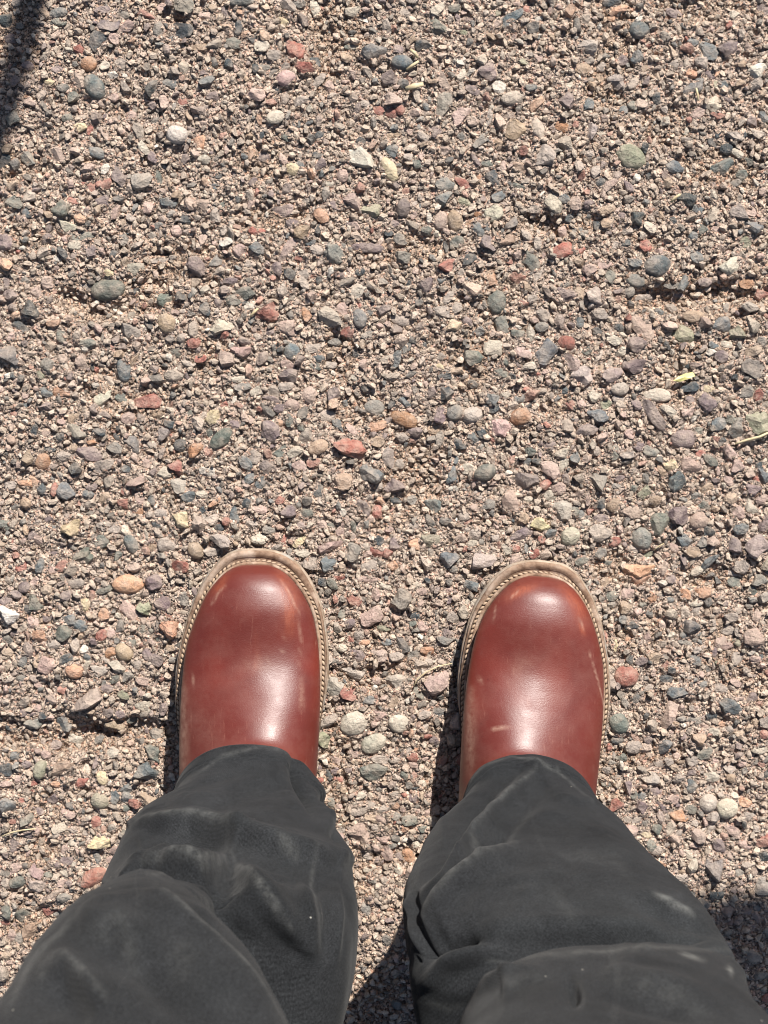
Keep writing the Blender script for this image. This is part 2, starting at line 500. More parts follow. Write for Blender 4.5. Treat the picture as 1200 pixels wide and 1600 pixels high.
# every stone: x y length width angle colour [r = rounded], read off per patch: (x0, y0, zoom)
TILES = [
 (0, 0, 4, """30 50 90 80 0 C;30 140 100 90 0 K;365 80 110 60 10 S;365 140 95 50 10 N;285 90 50 60 0 B;640 70 100 45 10 M;770 90 95 60 -20 G;900 90 140 40 -30 R;
 1010 40 60 45 20 P;1150 40 120 90 -10 G;1140 200 135 110 15 K;1060 250 70 55 0 S;990 185 90 65 80 G;790 170 110 65 15 P;680 160 130 90 10 M;610 265 125 105 80 K;495 310 75 65 80 R;
 715 240 80 65 -30 P;555 400 95 90 -40 T r;655 410 65 55 30 C;760 400 100 75 -10 D r;350 440 95 65 10 M;170 410 75 60 0 M;590 545 160 115 -55 S r;690 470 95 55 0 W;770 470 70 40 10 W;
 960 560 100 90 20 K;1075 525 115 60 0 S;705 610 70 55 0 P r;460 610 75 65 0 N;395 555 75 50 0 G;310 515 65 45 20 Y;210 570 45 35 0 K;155 610 50 35 0 O;85 745 95 85 80 N;190 720 75 45 20 C;
 970 750 65 60 40 K;1155 640 85 75 20 R;490 800 100 60 20 Y;425 735 80 50 0 N;560 810 70 40 80 R;815 720 70 65 0 P;610 955 125 65 -20 S r;1110 850 120 105 -20 W r;355 965 115 85 -20 P;
 890 925 110 55 -50 C;970 985 85 75 0 M;740 1095 140 100 -50 M;655 1055 70 55 80 W;655 1145 85 80 60 R r;550 1165 120 55 -20 R;890 1130 130 105 20 D;990 1110 105 55 85 N r;30 1015 125 75 85 K;170 990 100 80 0 G;490 1090 90 60 0 C;60 240 90 80 0 M;120 150 60 50 0 G"""),
 (300, 0, 4, """310 15 160 60 5 N r;215 85 90 60 -70 M r;290 170 95 50 80 K;260 270 100 70 -20 N;380 245 85 55 0 K r;50 300 110 45 5 B r;440 295 90 70 10 C;515 345 85 75 0 D r;
 650 315 130 110 -50 R;570 135 70 50 -40 Y r;770 50 110 60 -70 C;590 35 110 80 0 D;665 20 90 60 10 G;1005 70 100 65 -5 C;1095 125 80 45 10 W;770 385 75 70 0 K;705 430 110 75 0 R;590 495 110 95 10 P r;
 785 500 120 55 40 D;865 545 90 70 -60 P;400 600 110 90 10 P;550 560 65 45 0 K;140 385 70 45 -80 K;235 400 60 60 0 K;455 420 80 40 10 G;1000 290 90 35 0 N;1140 330 165 90 0 S;1185 510 100 85 80 M r;1170 695 95 65 0 R;
 525 740 110 80 20 C r;600 725 45 60 0 G;680 635 110 60 20 D;730 685 50 50 0 C r;720 765 70 40 20 S;655 780 50 40 0 S;795 845 60 45 50 K;585 865 75 50 0 N;40 890 90 80 0 O;75 1000 80 60 0 C;
 445 985 90 75 0 M;805 1030 75 65 80 M;675 1030 80 45 -60 S r;630 1060 95 75 -40 Y;1040 990 195 140 -5 W;945 1100 75 75 30 P;170 1100 75 60 0 K;155 1175 70 60 0 S;330 980 50 45 0 S;860 1150 50 45 0 C;1055 890 60 55 0 K;790 970 60 45 10 K;380 1140 60 60 0 M;1080 650 60 40 0 D"""),
 (600, 0, 4, """335 50 100 75 70 C;440 50 70 60 0 N;320 170 130 85 -40 G;265 205 60 45 -40 C;240 290 110 75 0 K;115 390 130 90 -10 S r;30 500 110 90 30 M;365 510 120 70 -45 P;655 455 110 100 30 M;
 805 115 140 65 40 S;905 70 90 55 -10 R;955 125 80 40 25 W;535 265 45 50 0 K;500 205 60 45 -30 L;710 75 60 50 40 L;485 380 60 55 0 W;485 480 90 60 80 C;720 545 90 75 -50 W;560 570 100 70 0 M r;
 810 620 150 80 10 C r;1130 630 120 100 -20 M;915 560 80 45 -10 S;870 390 50 40 0 L r;955 365 70 60 0 P;370 655 165 100 65 D;480 725 160 110 40 P;45 710 80 75 0 R r;100 690 55 65 0 R;60 620 110 80 0 P;
 60 845 90 50 0 B r;55 940 90 75 -60 S;820 830 150 110 70 B;960 815 130 80 -75 C r;1120 795 100 75 -10 T;1000 980 140 130 30 D;1135 910 105 90 -10 D;600 885 110 50 40 G;700 905 75 65 0 B;480 850 70 60 70 G;
 35 1060 150 80 -65 Y r;215 810 55 45 -60 S r;240 860 85 80 20 D;175 820 60 60 0 P;690 1120 110 80 -50 K;495 1145 115 55 -25 R r;380 1160 110 90 0 S;215 1030 85 60 -20 N;595 1105 45 45 0 O r;640 1020 80 40 0 N;1165 530 100 60 -30 C;265 670 55 40 -50 S r;280 620 65 35 -50 G;745 1040 60 40 -70 P;840 1170 80 50 0 N;120 525 65 60 0 K;660 740 110 40 80 D"""),
 (900, 0, 4, """225 15 110 60 10 K;395 190 120 105 -20 S r;220 115 50 45 -60 T;620 80 120 60 -20 M;530 305 100 55 10 O;680 165 45 50 0 K;735 265 80 60 20 S;830 320 130 100 -45 S;955 300 130 85 25 M;
 1170 50 90 80 0 M;1000 90 70 60 0 C;70 300 120 90 0 D;40 425 100 75 -20 B r;75 375 80 50 -20 D r;155 485 60 60 0 B r;290 365 80 80 30 M;385 360 80 85 0 S r;190 340 70 45 0 G;265 505 120 90 20 D;
 170 410 75 60 0 D;690 395 55 70 0 D r;605 405 70 65 0 D;780 400 80 75 0 D;740 540 150 90 55 S;835 465 75 55 -60 M;1130 450 120 80 15 W;925 525 75 50 0 S;880 525 60 45 30 L;70 650 80 75 0 S;
 505 620 80 65 -60 K;350 660 60 55 0 N;295 690 60 55 0 S;545 670 100 50 -75 D;760 700 90 70 45 P;860 655 110 80 30 C;885 725 90 40 -10 R;85 825 110 85 45 D;285 770 80 50 20 B r;690 800 65 60 30 C;
 850 890 65 60 -20 K;940 930 85 75 40 K;890 840 60 40 20 K;990 855 110 50 -25 D;340 985 185 140 -35 L r;615 1045 115 75 -20 S;920 1065 150 105 25 S;1030 1095 80 75 30 N;1010 960 90 45 -35 C;450 1095 50 65 0 K r;
 380 1110 45 50 0 W;205 1160 120 50 30 P;155 1140 60 50 30 K;325 1165 90 50 -50 M;555 755 60 55 0 C;1175 735 60 70 0 S;940 620 80 55 0 M;120 1080 70 80 0 D;1085 1010 60 50 0 N;80 970 80 60 -40 D"""),
 (0, 300, 4, """90 65 105 75 0 N;380 105 115 105 0 N;170 140 60 50 -50 S;290 55 75 35 40 M;460 60 80 45 -30 R;470 110 65 40 20 O;640 55 85 60 10 M;745 45 65 55 30 K;1055 65 100 65 0 S;1155 170 95 75 -10 K r;
 995 210 70 45 0 S;1105 240 75 70 0 P;420 215 120 75 -15 C;510 275 140 55 0 N;305 295 80 70 0 M;565 360 110 75 -60 M;345 410 80 30 -35 W;40 310 90 110 0 M;470 330 85 60 0 C;715 385 75 55 70 K;
 770 300 60 70 0 G;820 160 55 50 0 D r;950 270 60 50 0 G;680 510 55 50 0 Y r;670 605 195 125 5 N r;225 640 90 80 -50 P r;205 735 115 95 -25 K;135 845 110 55 -30 K;1025 670 100 80 20 N;1045 820 120 110 -60 B r;
 815 870 135 95 -20 G;615 855 55 60 0 P;535 860 40 40 0 M;930 835 50 45 0 K;690 975 90 60 0 R;380 900 85 65 -40 N;70 1010 140 110 -20 G;545 945 110 50 0 N;780 1110 145 90 -85 S r;310 1085 100 85 -50 G;
 1140 915 60 55 0 D;1060 920 60 50 0 D;150 545 75 55 -20 G;520 590 90 70 0 D;555 1130 0 0 0 G;600 1110 30 45 0 R;1090 1150 110 80 0 D;1180 1060 90 70 0 D;95 1145 45 40 0 S;440 1150 60 50 0 M;260 1150 50 60 0 L;1100 1000 100 60 0 N;840 490 130 90 0 D;1000 420 130 50 20 D"""),
 (300, 300, 4, """160 10 80 30 0 K;205 75 85 45 40 N;280 50 45 45 0 K;240 160 50 50 0 S;70 90 120 85 0 P;410 250 115 55 -15 R;515 205 95 40 -10 O;630 200 85 55 -10 M;560 125 150 90 30 P;690 255 100 85 30 B;
 810 150 100 70 -50 O;870 75 130 50 -20 M;1000 60 110 90 -10 P;1125 110 120 110 45 L;790 235 55 35 80 K;410 360 100 75 -60 S;215 315 80 60 0 W;290 375 100 80 20 P;345 435 130 60 0 D;150 430 120 80 60 G;
 40 475 150 110 -30 M;600 370 160 65 60 P;1100 350 190 60 -5 M r;940 345 75 50 -5 G r;735 320 80 40 10 S;780 365 80 55 -40 D;660 410 60 55 0 R;610 515 75 65 -20 K;700 515 65 60 0 D;800 555 50 50 0 K;525 485 80 90 0 M;
 345 625 130 80 25 N;260 680 95 75 20 N;80 730 70 80 0 K;370 710 90 60 10 W;470 765 150 115 20 R;180 830 130 100 20 C;715 765 85 55 -60 T;940 740 80 90 0 P;1050 795 110 85 -80 S r;1105 750 50 50 0 K;
 590 850 120 90 0 P;990 875 110 65 0 R;1115 895 110 45 5 G;625 1000 100 95 -50 S r;220 1050 95 110 0 P;310 995 120 75 20 P;800 895 90 60 -30 D;755 975 110 70 20 D;790 1045 75 45 0 S;765 1090 80 50 0 N;
 595 1085 90 65 -20 P r;600 1155 110 100 0 M;1035 620 100 85 50 C;870 500 40 60 0 W;1050 500 60 50 0 K;930 520 70 40 0 M;1035 1010 60 50 0 K;870 1080 70 50 0 D;865 790 160 110 -30 D;620 905 60 45 0 K;80 615 70 60 80 C;15 945 70 90 -60 R;45 1040 90 55 0 R;240 560 90 45 0 M;905 400 140 110 -30 G;300 1170 120 50 0 C;890 940 90 60 0 G"""),
 (600, 300, 4, """370 40 110 75 50 S;120 105 110 80 80 M r;180 145 60 60 0 P r;60 200 95 75 0 M r;285 165 70 40 80 W;355 180 110 80 80 P r;445 180 125 90 -80 B r;500 65 80 55 -30 L;690 135 110 90 30 C;
 720 30 90 65 30 S;585 145 45 45 0 T r;525 200 75 65 20 T r;790 190 90 90 0 G;640 225 45 50 0 K r;745 240 35 45 0 S;760 300 115 70 10 B;650 320 100 105 10 M;455 310 85 70 -10 N;535 425 85 85 0 K;
 400 465 120 90 30 R;130 410 120 80 10 G;265 245 70 60 0 N;30 260 55 45 0 K r;100 300 80 75 0 G;1060 80 120 80 -50 C;985 20 60 60 0 W;1120 45 80 60 -20 S;1160 155 60 55 0 S;1125 240 85 70 80 P;
 910 430 140 90 -50 N;1130 360 150 90 15 R;665 540 90 80 -20 O r;845 540 120 70 -10 R;560 610 95 85 20 P;705 690 140 115 80 N r;735 835 115 85 -70 N;450 725 80 70 0 D r;365 745 115 65 -10 D r;
 100 805 120 70 -20 D r;435 840 100 80 30 Y;520 810 70 50 -40 M;590 870 80 65 0 S r;835 895 85 65 -10 N;915 890 120 60 -75 C;985 845 80 60 10 G;1130 650 130 80 -15 M;930 665 75 60 20 D r;995 770 90 70 -30 D;
 550 1040 125 95 -20 N;680 970 110 100 0 C;870 1005 110 75 -20 P;1005 1005 150 105 50 S;1140 945 100 85 -20 R r;75 1045 115 60 60 S r;140 985 80 50 80 S;660 1160 95 55 -35 N;910 1090 85 50 10 C;
 1165 1070 100 110 0 P;355 1025 60 45 0 D;750 1060 50 60 0 N;735 1130 80 60 0 N;960 525 130 60 45 D;380 1150 85 45 10 K;155 575 40 45 0 K;270 590 90 90 -60 M;365 555 60 45 0 S;215 690 60 50 0 K;350 1095 60 45 0 Y;870 700 60 40 0 R;790 430 60 40 0 R;480 500 40 40 0 D;1185 800 50 60 0 S;180 920 50 60 0 K;400 660 90 50 45 D"""),
 (900, 300, 4, """685 60 115 95 -10 K;755 120 75 75 -30 S;860 140 110 75 80 C;1015 130 120 110 0 D;1115 215 110 95 20 S;1060 310 90 70 0 L;1020 330 70 80 30 G;380 165 90 95 -50 K;465 230 80 80 0 C;
 290 160 75 65 20 M;600 190 60 50 80 K;730 280 55 55 40 S;755 400 100 70 -60 S;790 240 60 70 0 N;435 335 80 75 0 R;505 465 150 125 10 S r;360 450 95 60 0 S r;375 555 115 75 -10 N r;215 530 75 65 -50 N r;
 90 485 85 80 50 P;180 455 80 50 20 P;325 625 80 75 10 G;40 630 75 80 0 B r;120 650 100 120 60 D;975 465 150 110 30 W;1070 570 85 65 0 T r;1165 645 90 85 0 R;935 600 80 80 30 G;810 560 85 60 0 M;
 425 855 210 110 -55 P;665 890 145 100 -45 L;745 780 140 75 0 B r;905 835 110 95 20 S;1010 880 105 90 0 L;1105 830 85 100 0 D;610 730 100 70 -20 D;525 755 60 65 0 S;375 960 105 100 0 M;365 1095 145 110 10 M;
 240 925 90 60 -20 C r;285 1005 80 65 30 C;20 820 60 75 0 S;140 870 65 55 20 K;270 850 60 55 0 K;225 1145 120 85 20 D;45 1150 120 110 30 D;905 1030 85 80 -20 M r;860 955 60 45 0 S;940 950 75 55 0 C;
 65 1000 75 60 0 N;1100 1100 130 120 0 G;850 1005 75 45 0 W;705 1085 50 40 0 K;1000 1160 60 45 0 K;420 660 120 60 -10 D;80 145 60 50 0 K;195 195 80 60 10 B;130 215 60 65 0 K;70 75 80 60 0 M;190 115 100 50 10 B;20 365 90 60 10 R;150 760 100 70 0 D;1160 940 60 70 0 G;520 375 55 55 0 P;595 570 100 60 -10 G;650 640 60 40 0 M;320 240 70 50 0 D;1095 130 60 60 0 P;30 240 100 45 0 G;860 240 80 60 0 P"""),
 (0, 600, 4, """385 60 95 60 -15 O;535 25 70 60 20 K;155 75 50 50 0 P r;155 135 45 35 0 S r;645 80 130 70 40 C;755 75 95 80 -10 N;920 105 160 105 10 R;985 200 95 65 -10 B;215 285 90 55 -80 K;
 465 205 85 65 70 B r;490 300 130 80 -10 D;620 305 85 65 20 K;575 365 60 45 -20 T r;800 215 80 75 -20 P;1015 300 120 80 45 G;1130 385 90 80 0 K;825 375 110 90 -20 G;720 410 95 80 -60 G;735 335 60 60 0 K;
 185 450 130 70 75 B;270 485 105 100 40 T r;405 450 110 65 10 D;560 435 155 85 -15 M;640 515 150 80 30 D;780 535 80 55 -25 S r;910 495 95 80 80 P r;1105 520 100 90 -40 R;1025 560 100 85 0 C;945 380 60 40 0 D r;
 525 485 55 45 0 K;155 625 85 45 0 O;260 655 75 55 70 S;415 670 110 105 -20 S;340 660 80 40 80 R;570 640 70 50 0 M;850 600 110 80 0 P;870 715 80 60 -70 P;785 665 65 60 0 R;765 750 65 65 0 R r;
 540 690 90 50 -15 S;520 775 38 38 0 W r;1125 640 110 90 0 D;1180 710 85 70 20 S;945 725 45 60 0 K;450 905 135 120 20 Y;1135 850 120 110 -30 Y;870 800 65 50 0 T;630 985 90 80 20 N;820 1000 120 75 -60 S r;
 535 1075 130 85 40 N;970 880 80 45 -40 K;740 1075 60 55 0 N;1040 1010 120 90 -20 D;1175 1040 100 90 0 G r;960 1025 70 50 10 B r;1130 1145 100 90 20 R;250 1135 90 55 80 S;390 1135 80 55 30 R;140 1140 85 50 30 R;
 320 1165 90 50 0 P;310 850 60 50 0 M;350 915 75 35 -60 S;210 800 85 60 20 G;95 770 70 70 0 G;320 585 50 45 0 S;30 885 70 70 0 N;590 910 110 40 20 G;330 1060 80 40 -10 M;220 880 100 50 20 D;650 880 95 40 0 D;700 900 130 55 0 D;1000 810 100 60 0 D;280 310 80 40 10 P r;380 335 60 55 0 K;90 190 60 50 0 R;385 235 50 35 0 P;315 410 75 35 0 K;1180 190 50 60 0 N;140 565 45 35 0 D;1060 250 70 50 -20 K;160 985 60 50 0 P;250 975 70 50 0 P;600 650 50 40 0 M;60 640 90 60 10 D"""),
 (300, 600, 4, """140 210 115 95 60 Y;185 345 155 90 45 N r;30 415 95 80 10 T r;730 70 105 90 80 P r;510 100 140 45 -5 M;625 135 95 80 -20 P;545 155 75 55 20 M;885 65 80 80 0 M;590 15 90 60 10 D;
 840 200 120 85 20 D r;490 290 130 105 -60 M;610 230 75 55 70 N;545 245 55 45 0 O r;1140 150 115 100 0 G r;1170 205 50 35 0 K;915 265 105 50 -60 S;680 270 50 45 0 N;790 395 120 85 25 B r;720 330 100 80 60 D;
 990 395 190 120 -15 R;1165 265 110 60 20 O;1160 360 85 70 0 B r;1130 560 140 130 20 S;335 490 100 65 -60 S;95 550 95 65 0 W r;480 530 115 85 -20 M;560 430 120 60 40 N;640 430 110 60 40 C;430 615 110 60 60 S;
 400 455 90 80 -50 D;360 590 75 60 60 S;110 310 60 75 0 N;145 740 90 30 35 O;70 790 75 50 0 K;270 820 110 60 80 S;410 780 110 60 0 P;605 795 100 80 10 M;715 805 80 70 10 N r;1065 770 110 80 -30 M;
 1160 800 70 90 0 R;1005 890 85 50 -85 N r;425 970 110 70 0 C;675 970 115 60 45 Y r;575 975 60 45 70 R;175 975 130 70 -20 D;25 1040 105 90 -50 B r;120 1050 120 70 0 D;865 1025 150 80 5 P;1010 1055 110 90 70 G;
 850 1120 100 110 -60 S;690 1055 95 50 -10 C;740 1120 90 80 0 D;1170 980 55 60 0 K r;1165 1055 110 60 0 R;1115 1140 110 70 0 D;215 860 50 55 0 R;120 845 95 80 0 D;170 900 60 50 0 K;360 870 110 60 0 D;550 730 60 60 0 R;
 940 800 50 50 0 W;870 885 60 40 0 N;740 880 60 50 0 C;940 930 80 70 -30 P;800 880 80 60 0 P;480 910 80 60 0 G;790 690 70 60 0 K;800 650 70 35 -80 G;200 130 50 45 0 R;270 260 70 60 0 M;510 380 80 40 20 M;345 750 60 70 0 K;945 610 110 110 -30 B;670 510 90 60 0 P;960 670 100 50 0 D;1145 650 100 60 20 D;950 120 50 50 0 S;760 490 80 60 0 R;560 1060 0 0 0 G;15 700 50 60 0 S;60 690 70 50 0 C;1000 290 90 60 -20 P;310 350 60 50 0 C;1085 880 40 60 0 G;320 20 100 45 0 G;400 45 80 50 20 C"""),
 (600, 600, 4, """380 60 95 105 60 K;130 115 85 75 0 S r;48 130 50 55 0 K r;125 220 155 90 -25 T r;440 180 100 90 50 G r;545 195 125 95 10 C r;355 205 100 90 -50 M;305 60 75 80 0 M;465 100 55 50 0 K;
 670 95 80 75 -30 S;670 150 100 65 0 K r;850 205 125 100 10 T r;845 95 70 50 20 S;725 280 125 110 -20 P;605 305 65 60 -50 K;560 340 90 55 -40 S;475 380 90 60 -20 K;310 280 75 65 0 B;1080 90 50 45 0 S;
 1135 265 105 80 10 D;1170 130 85 60 -30 R;1035 385 80 60 20 M;915 420 65 65 0 N;45 460 120 130 50 D;440 475 50 50 0 S r;420 570 105 70 -85 S r;520 530 105 65 20 C r;630 555 130 95 30 N r;720 525 40 40 0 K;
 885 620 140 115 -10 M;1010 630 90 60 20 R;1045 535 140 90 -50 P;1120 505 100 55 60 C;1090 655 85 75 0 P;905 485 65 45 20 S;65 640 130 100 20 M;75 720 75 55 10 K r;180 725 75 65 0 G;320 760 140 75 -10 S;
 425 660 75 50 0 W r;500 830 70 55 0 D r;785 740 125 100 -60 P;650 750 90 70 -20 G;975 880 120 90 0 Y;1035 930 85 75 0 S;1160 955 120 105 60 C r;1110 800 120 130 0 D;855 950 150 85 20 M;570 930 80 80 0 D;
 300 975 125 75 0 L;190 1000 75 65 0 O;405 1085 110 95 30 S;335 1095 70 55 -20 S;625 1100 150 95 10 D;75 1000 80 80 0 M;20 1055 65 65 0 R;1130 885 45 50 0 K;200 890 90 45 0 D;
 50 1140 70 65 0 O r;30 910 70 50 0 P;985 970 50 50 0 R;905 720 70 50 0 C;820 835 50 55 0 S;610 980 45 45 0 G r;1040 700 80 70 0 C;770 1040 70 80 0 C;825 1030 50 40 0 R;545 1000 80 50 0 C;735 910 50 45 0 C;290 1170 90 45 0 P;560 1150 70 50 0 N;190 1130 0 0 0 G;120 335 90 60 0 D;1140 40 80 50 0 S;760 70 70 50 0 C;1190 460 60 70 0 S;100 500 60 60 0 D;570 700 90 60 0 D;940 1060 60 60 0 R;700 960 60 60 0 D;430 1160 60 50 0 G;90 410 60 60 0 D;1190 800 50 60 0 N"""),
 (900, 600, 4, """505 70 160 85 -5 C r;270 30 105 80 0 D r;100 20 90 50 10 G;715 20 110 60 10 K;820 25 85 55 -20 Y;1150 70 75 80 0 R;1065 60 100 80 60 G;130 195 140 80 -30 S;190 130 80 60 0 L;125 65 100 70 40 C;
 490 200 210 75 -55 M;570 170 105 70 -10 C;695 175 85 75 0 P;60 290 140 75 20 M;815 120 110 90 -40 M;895 250 95 80 30 S;1015 280 120 90 60 G;1145 245 150 130 10 L;970 225 55 70 60 N;
 675 345 155 120 5 M r;470 425 110 80 5 G;245 430 90 70 50 N;385 385 80 60 -30 M;915 360 60 55 0 K;780 440 60 50 0 R r;710 510 135 95 -20 P;595 510 90 75 -30 Y;535 545 55 70 0 B r;840 480 95 50 -35 N;
 1010 515 90 105 0 P;640 625 140 120 -40 S;145 610 120 110 -50 G;280 595 80 60 10 M;820 655 90 75 0 B r;1100 660 100 85 -20 M;955 605 70 50 -30 P;1180 570 90 90 0 S;1140 515 60 55 0 K;
 490 730 70 60 0 B;235 755 90 80 40 B;150 745 75 70 0 K;345 800 110 80 0 P;1095 770 120 80 -40 C;1015 805 80 85 0 P;640 825 115 130 50 M;765 855 115 105 10 P r;510 880 135 135 0 N;830 920 70 70 0 K r;
 1030 905 95 75 20 S r;410 965 130 120 -45 G r;160 850 100 70 -10 M;150 930 130 110 0 D;240 985 85 60 20 R r;680 980 95 80 0 S;710 920 80 40 -35 C;980 1010 120 100 10 M;1120 1010 130 120 40 D;785 990 60 70 -60 G;
 615 1030 80 55 -30 P;730 1050 85 65 -10 B;465 1065 95 45 30 L;390 1160 190 90 15 O;20 820 60 60 0 S;60 870 75 55 -30 C;835 1105 130 45 40 S;150 1060 80 70 0 G;35 1110 80 50 0 N;200 1120 80 50 20 N;
 900 880 60 60 0 D;360 550 70 50 0 D;435 590 50 60 0 G;90 550 45 45 0 K;10 440 60 70 30 K;1190 1100 80 120 0 C;1030 1140 100 80 0 D;890 560 0 0 0 G;760 295 60 60 0 N;370 655 60 50 0 N;420 680 80 90 0 L;360 1030 75 55 -10 D;520 470 45 40 0 K;330 310 60 60 0 P;300 190 50 40 0 P;1110 600 70 50 0 R;1160 720 80 60 30 P;760 1170 90 50 30 C;980 1180 90 50 0 D;620 540 0 0 0 G;40 130 70 55 0 P;370 130 70 70 0 M;265 95 80 45 0 D;710 100 55 50 0 M;810 760 80 60 0 N;735 700 90 45 0 G"""),
 (0, 900, 4, """65 240 120 105 0 W;800 50 180 110 0 O r;960 40 100 85 20 M;470 45 110 65 0 D;155 70 65 70 -60 M;225 45 80 60 40 P;225 165 105 90 -20 N;100 115 75 50 0 M;40 150 80 60 0 M;
 790 205 160 85 -50 P;900 195 85 100 0 L;1020 165 110 100 0 M;415 120 65 60 0 M;650 240 70 75 40 O;530 185 65 80 0 Y;1055 335 115 105 -10 O;430 275 85 70 0 S r;505 310 85 75 -20 S r;400 350 110 95 20 N;
 205 290 80 85 -40 P;255 380 105 80 -45 O;290 265 70 60 0 M;635 370 65 70 0 R;690 360 55 60 0 P;885 340 70 65 60 N;985 390 70 50 0 N;140 525 80 75 -30 S r;415 520 110 60 25 K r;520 460 65 60 0 W r;
 545 515 60 40 -60 S;300 565 120 100 70 P;240 535 75 60 60 B;470 595 105 85 -10 O r;695 480 70 65 0 T r;775 475 115 90 -40 B r;740 560 95 100 50 C;620 590 110 85 0 D;925 495 60 85 20 M r;985 525 70 75 0 M r;
 720 640 80 50 30 N;640 665 70 40 -20 S;670 705 70 55 0 M;545 760 190 150 10 D;395 715 75 50 0 R;770 740 70 60 0 L;900 815 110 70 0 C;645 855 120 75 10 M;740 865 80 50 -10 M;710 920 120 80 -10 B;
 210 920 110 80 40 G;385 925 110 85 -20 S;520 920 80 55 0 D;820 895 70 60 0 N;270 875 50 50 0 K;460 1025 90 60 0 C;600 1040 90 50 40 G;335 1070 70 90 -50 M;955 1110 130 95 -45 N;285 1120 60 55 0 P;
 970 675 60 50 0 P;880 730 50 50 0 P;135 860 60 45 -20 M;60 950 60 40 0 K;90 1130 70 55 0 S;820 420 55 55 0 N;240 680 50 35 0 P;95 360 60 40 0 M;50 395 60 50 0 G;340 430 80 60 0 D;800 630 70 60 0 G;980 1000 100 80 0 G;700 1110 90 80 0 C;1150 150 80 75 -50 G;945 350 50 50 0 N;650 90 110 40 25 N;960 260 90 30 20 P;880 570 60 30 0 G;450 690 0 0 0 G;130 640 60 40 0 G;230 830 60 50 0 P;860 560 50 60 0 D;1070 450 60 45 0 B;860 840 0 0 0 G;890 660 80 50 0 P"""),
 (490, 900, 4.8, """70 45 70 60 0 K;140 60 100 60 -45 N;295 185 120 90 -25 R;190 15 90 35 10 R;400 25 150 50 0 P;465 145 90 70 -60 P;440 310 170 120 30 P;670 175 135 130 60 G;810 120 80 70 0 P;800 200 75 60 50 P;
 100 235 90 65 10 K;210 290 90 80 -50 N;270 355 90 70 30 M;190 385 80 75 0 G;345 445 85 75 0 D;380 500 85 45 10 O;530 395 100 45 0 L;745 355 50 45 0 N;765 300 80 55 10 K;820 385 85 75 -20 P;915 280 50 45 0 K;
 655 515 140 90 -60 K;545 495 80 50 -10 S;860 550 90 95 60 O;750 590 90 55 10 G;630 600 110 75 20 D;1010 430 80 80 0 M;1040 320 90 100 0 D;850 35 45 45 0 K;1180 70 110 70 -25 S;1190 205 110 80 0 C;1010 110 80 45 0 P;1010 185 70 70 0 M;
 775 665 150 80 -15 D;860 650 80 60 0 D;930 790 190 160 40 P;810 880 120 90 -10 N;260 880 120 105 10 R;155 830 130 130 -50 D;595 965 140 80 80 B;410 930 90 65 0 S;300 1105 200 170 40 C r;640 1105 145 130 0 C r;
 495 1050 110 90 10 P;115 1085 140 70 35 D;930 1030 110 90 20 K;435 1160 90 50 0 K;890 950 70 60 0 D;480 790 90 55 0 P;290 730 160 80 -20 D;330 600 100 90 0 M;210 540 80 60 0 C;500 600 130 90 0 D;620 800 150 120 0 D;830 1040 90 60 0 D;1080 590 80 60 -40 G;460 840 40 40 0 W;530 80 100 50 0 C;180 640 140 50 0 G;910 390 50 50 0 P;540 250 50 40 0 P;740 1060 50 50 0 M;1120 350 60 60 0 P;1080 1080 110 130 0 D;850 1120 70 60 0 M;70 180 90 30 0 P"""),
 (920, 900, 4.286, """330 20 170 80 0 O;440 20 60 60 0 O r;550 20 60 60 0 M;980 45 100 80 -10 N;1145 30 110 100 0 G;420 145 85 65 60 T;260 120 90 85 0 P;645 125 80 75 0 O r;765 120 110 80 20 O;150 130 80 70 0 N;
 365 195 60 50 0 N;400 250 70 60 0 S r;330 240 60 50 0 P;720 240 90 75 20 D r;285 335 85 60 -10 K;680 345 110 90 -30 K;630 390 50 45 0 S r;545 160 50 40 0 S;720 185 80 35 10 C;915 155 110 50 0 D;950 270 90 75 -20 D r;
 1110 400 150 120 0 P;935 365 100 80 0 D;1010 370 70 80 0 D;1010 455 100 45 -30 L;640 445 120 35 -15 G;715 565 95 70 -10 S;740 495 80 55 0 D;550 400 50 70 -60 C;180 475 65 100 0 Y;250 670 145 130 0 R r;
 510 690 105 65 -10 K;610 720 65 60 0 M;590 780 130 85 10 S;325 825 75 70 50 K;235 850 80 80 0 G;200 985 120 140 30 N r;515 920 190 140 50 P;945 880 160 100 -30 S;820 940 70 50 0 K;905 980 90 50 0 O;
 705 975 100 60 0 G;735 1085 95 110 -60 B;505 1140 110 90 50 S;840 1035 80 60 0 C;935 1030 70 60 0 D;1090 820 80 75 0 M;1180 975 80 80 0 D;990 550 80 90 -60 D;1110 560 80 50 -10 P;985 720 80 60 0 P;880 765 90 80 -40 D;
 555 630 50 40 0 K;650 665 90 45 -20 D;765 730 60 50 0 S;680 800 60 45 30 K;500 545 70 50 0 G;860 580 35 35 0 L;800 620 50 50 0 K;350 570 90 50 30 M;1160 535 40 60 0 S;390 420 60 80 0 P;260 430 50 35 0 O;
 1100 90 60 70 0 N;1180 145 80 70 0 G;1190 200 60 60 0 B;825 315 50 50 0 D r;880 320 50 60 0 B r;880 440 80 90 0 P;720 385 60 30 0 S;190 1100 80 50 0 K;330 740 80 60 0 C;400 1090 60 60 0 M;1170 1060 60 60 0 R;1040 930 70 50 0 G;1140 1160 100 60 0 C;760 1165 110 50 0 D;620 880 40 50 0 P;720 890 45 45 0 P;640 20 0 0 0 G;830 510 60 70 0 M;930 470 70 50 0 P;1020 1140 70 50 0 M;110 45 70 60 0 B;400 750 70 40 30 D"""),
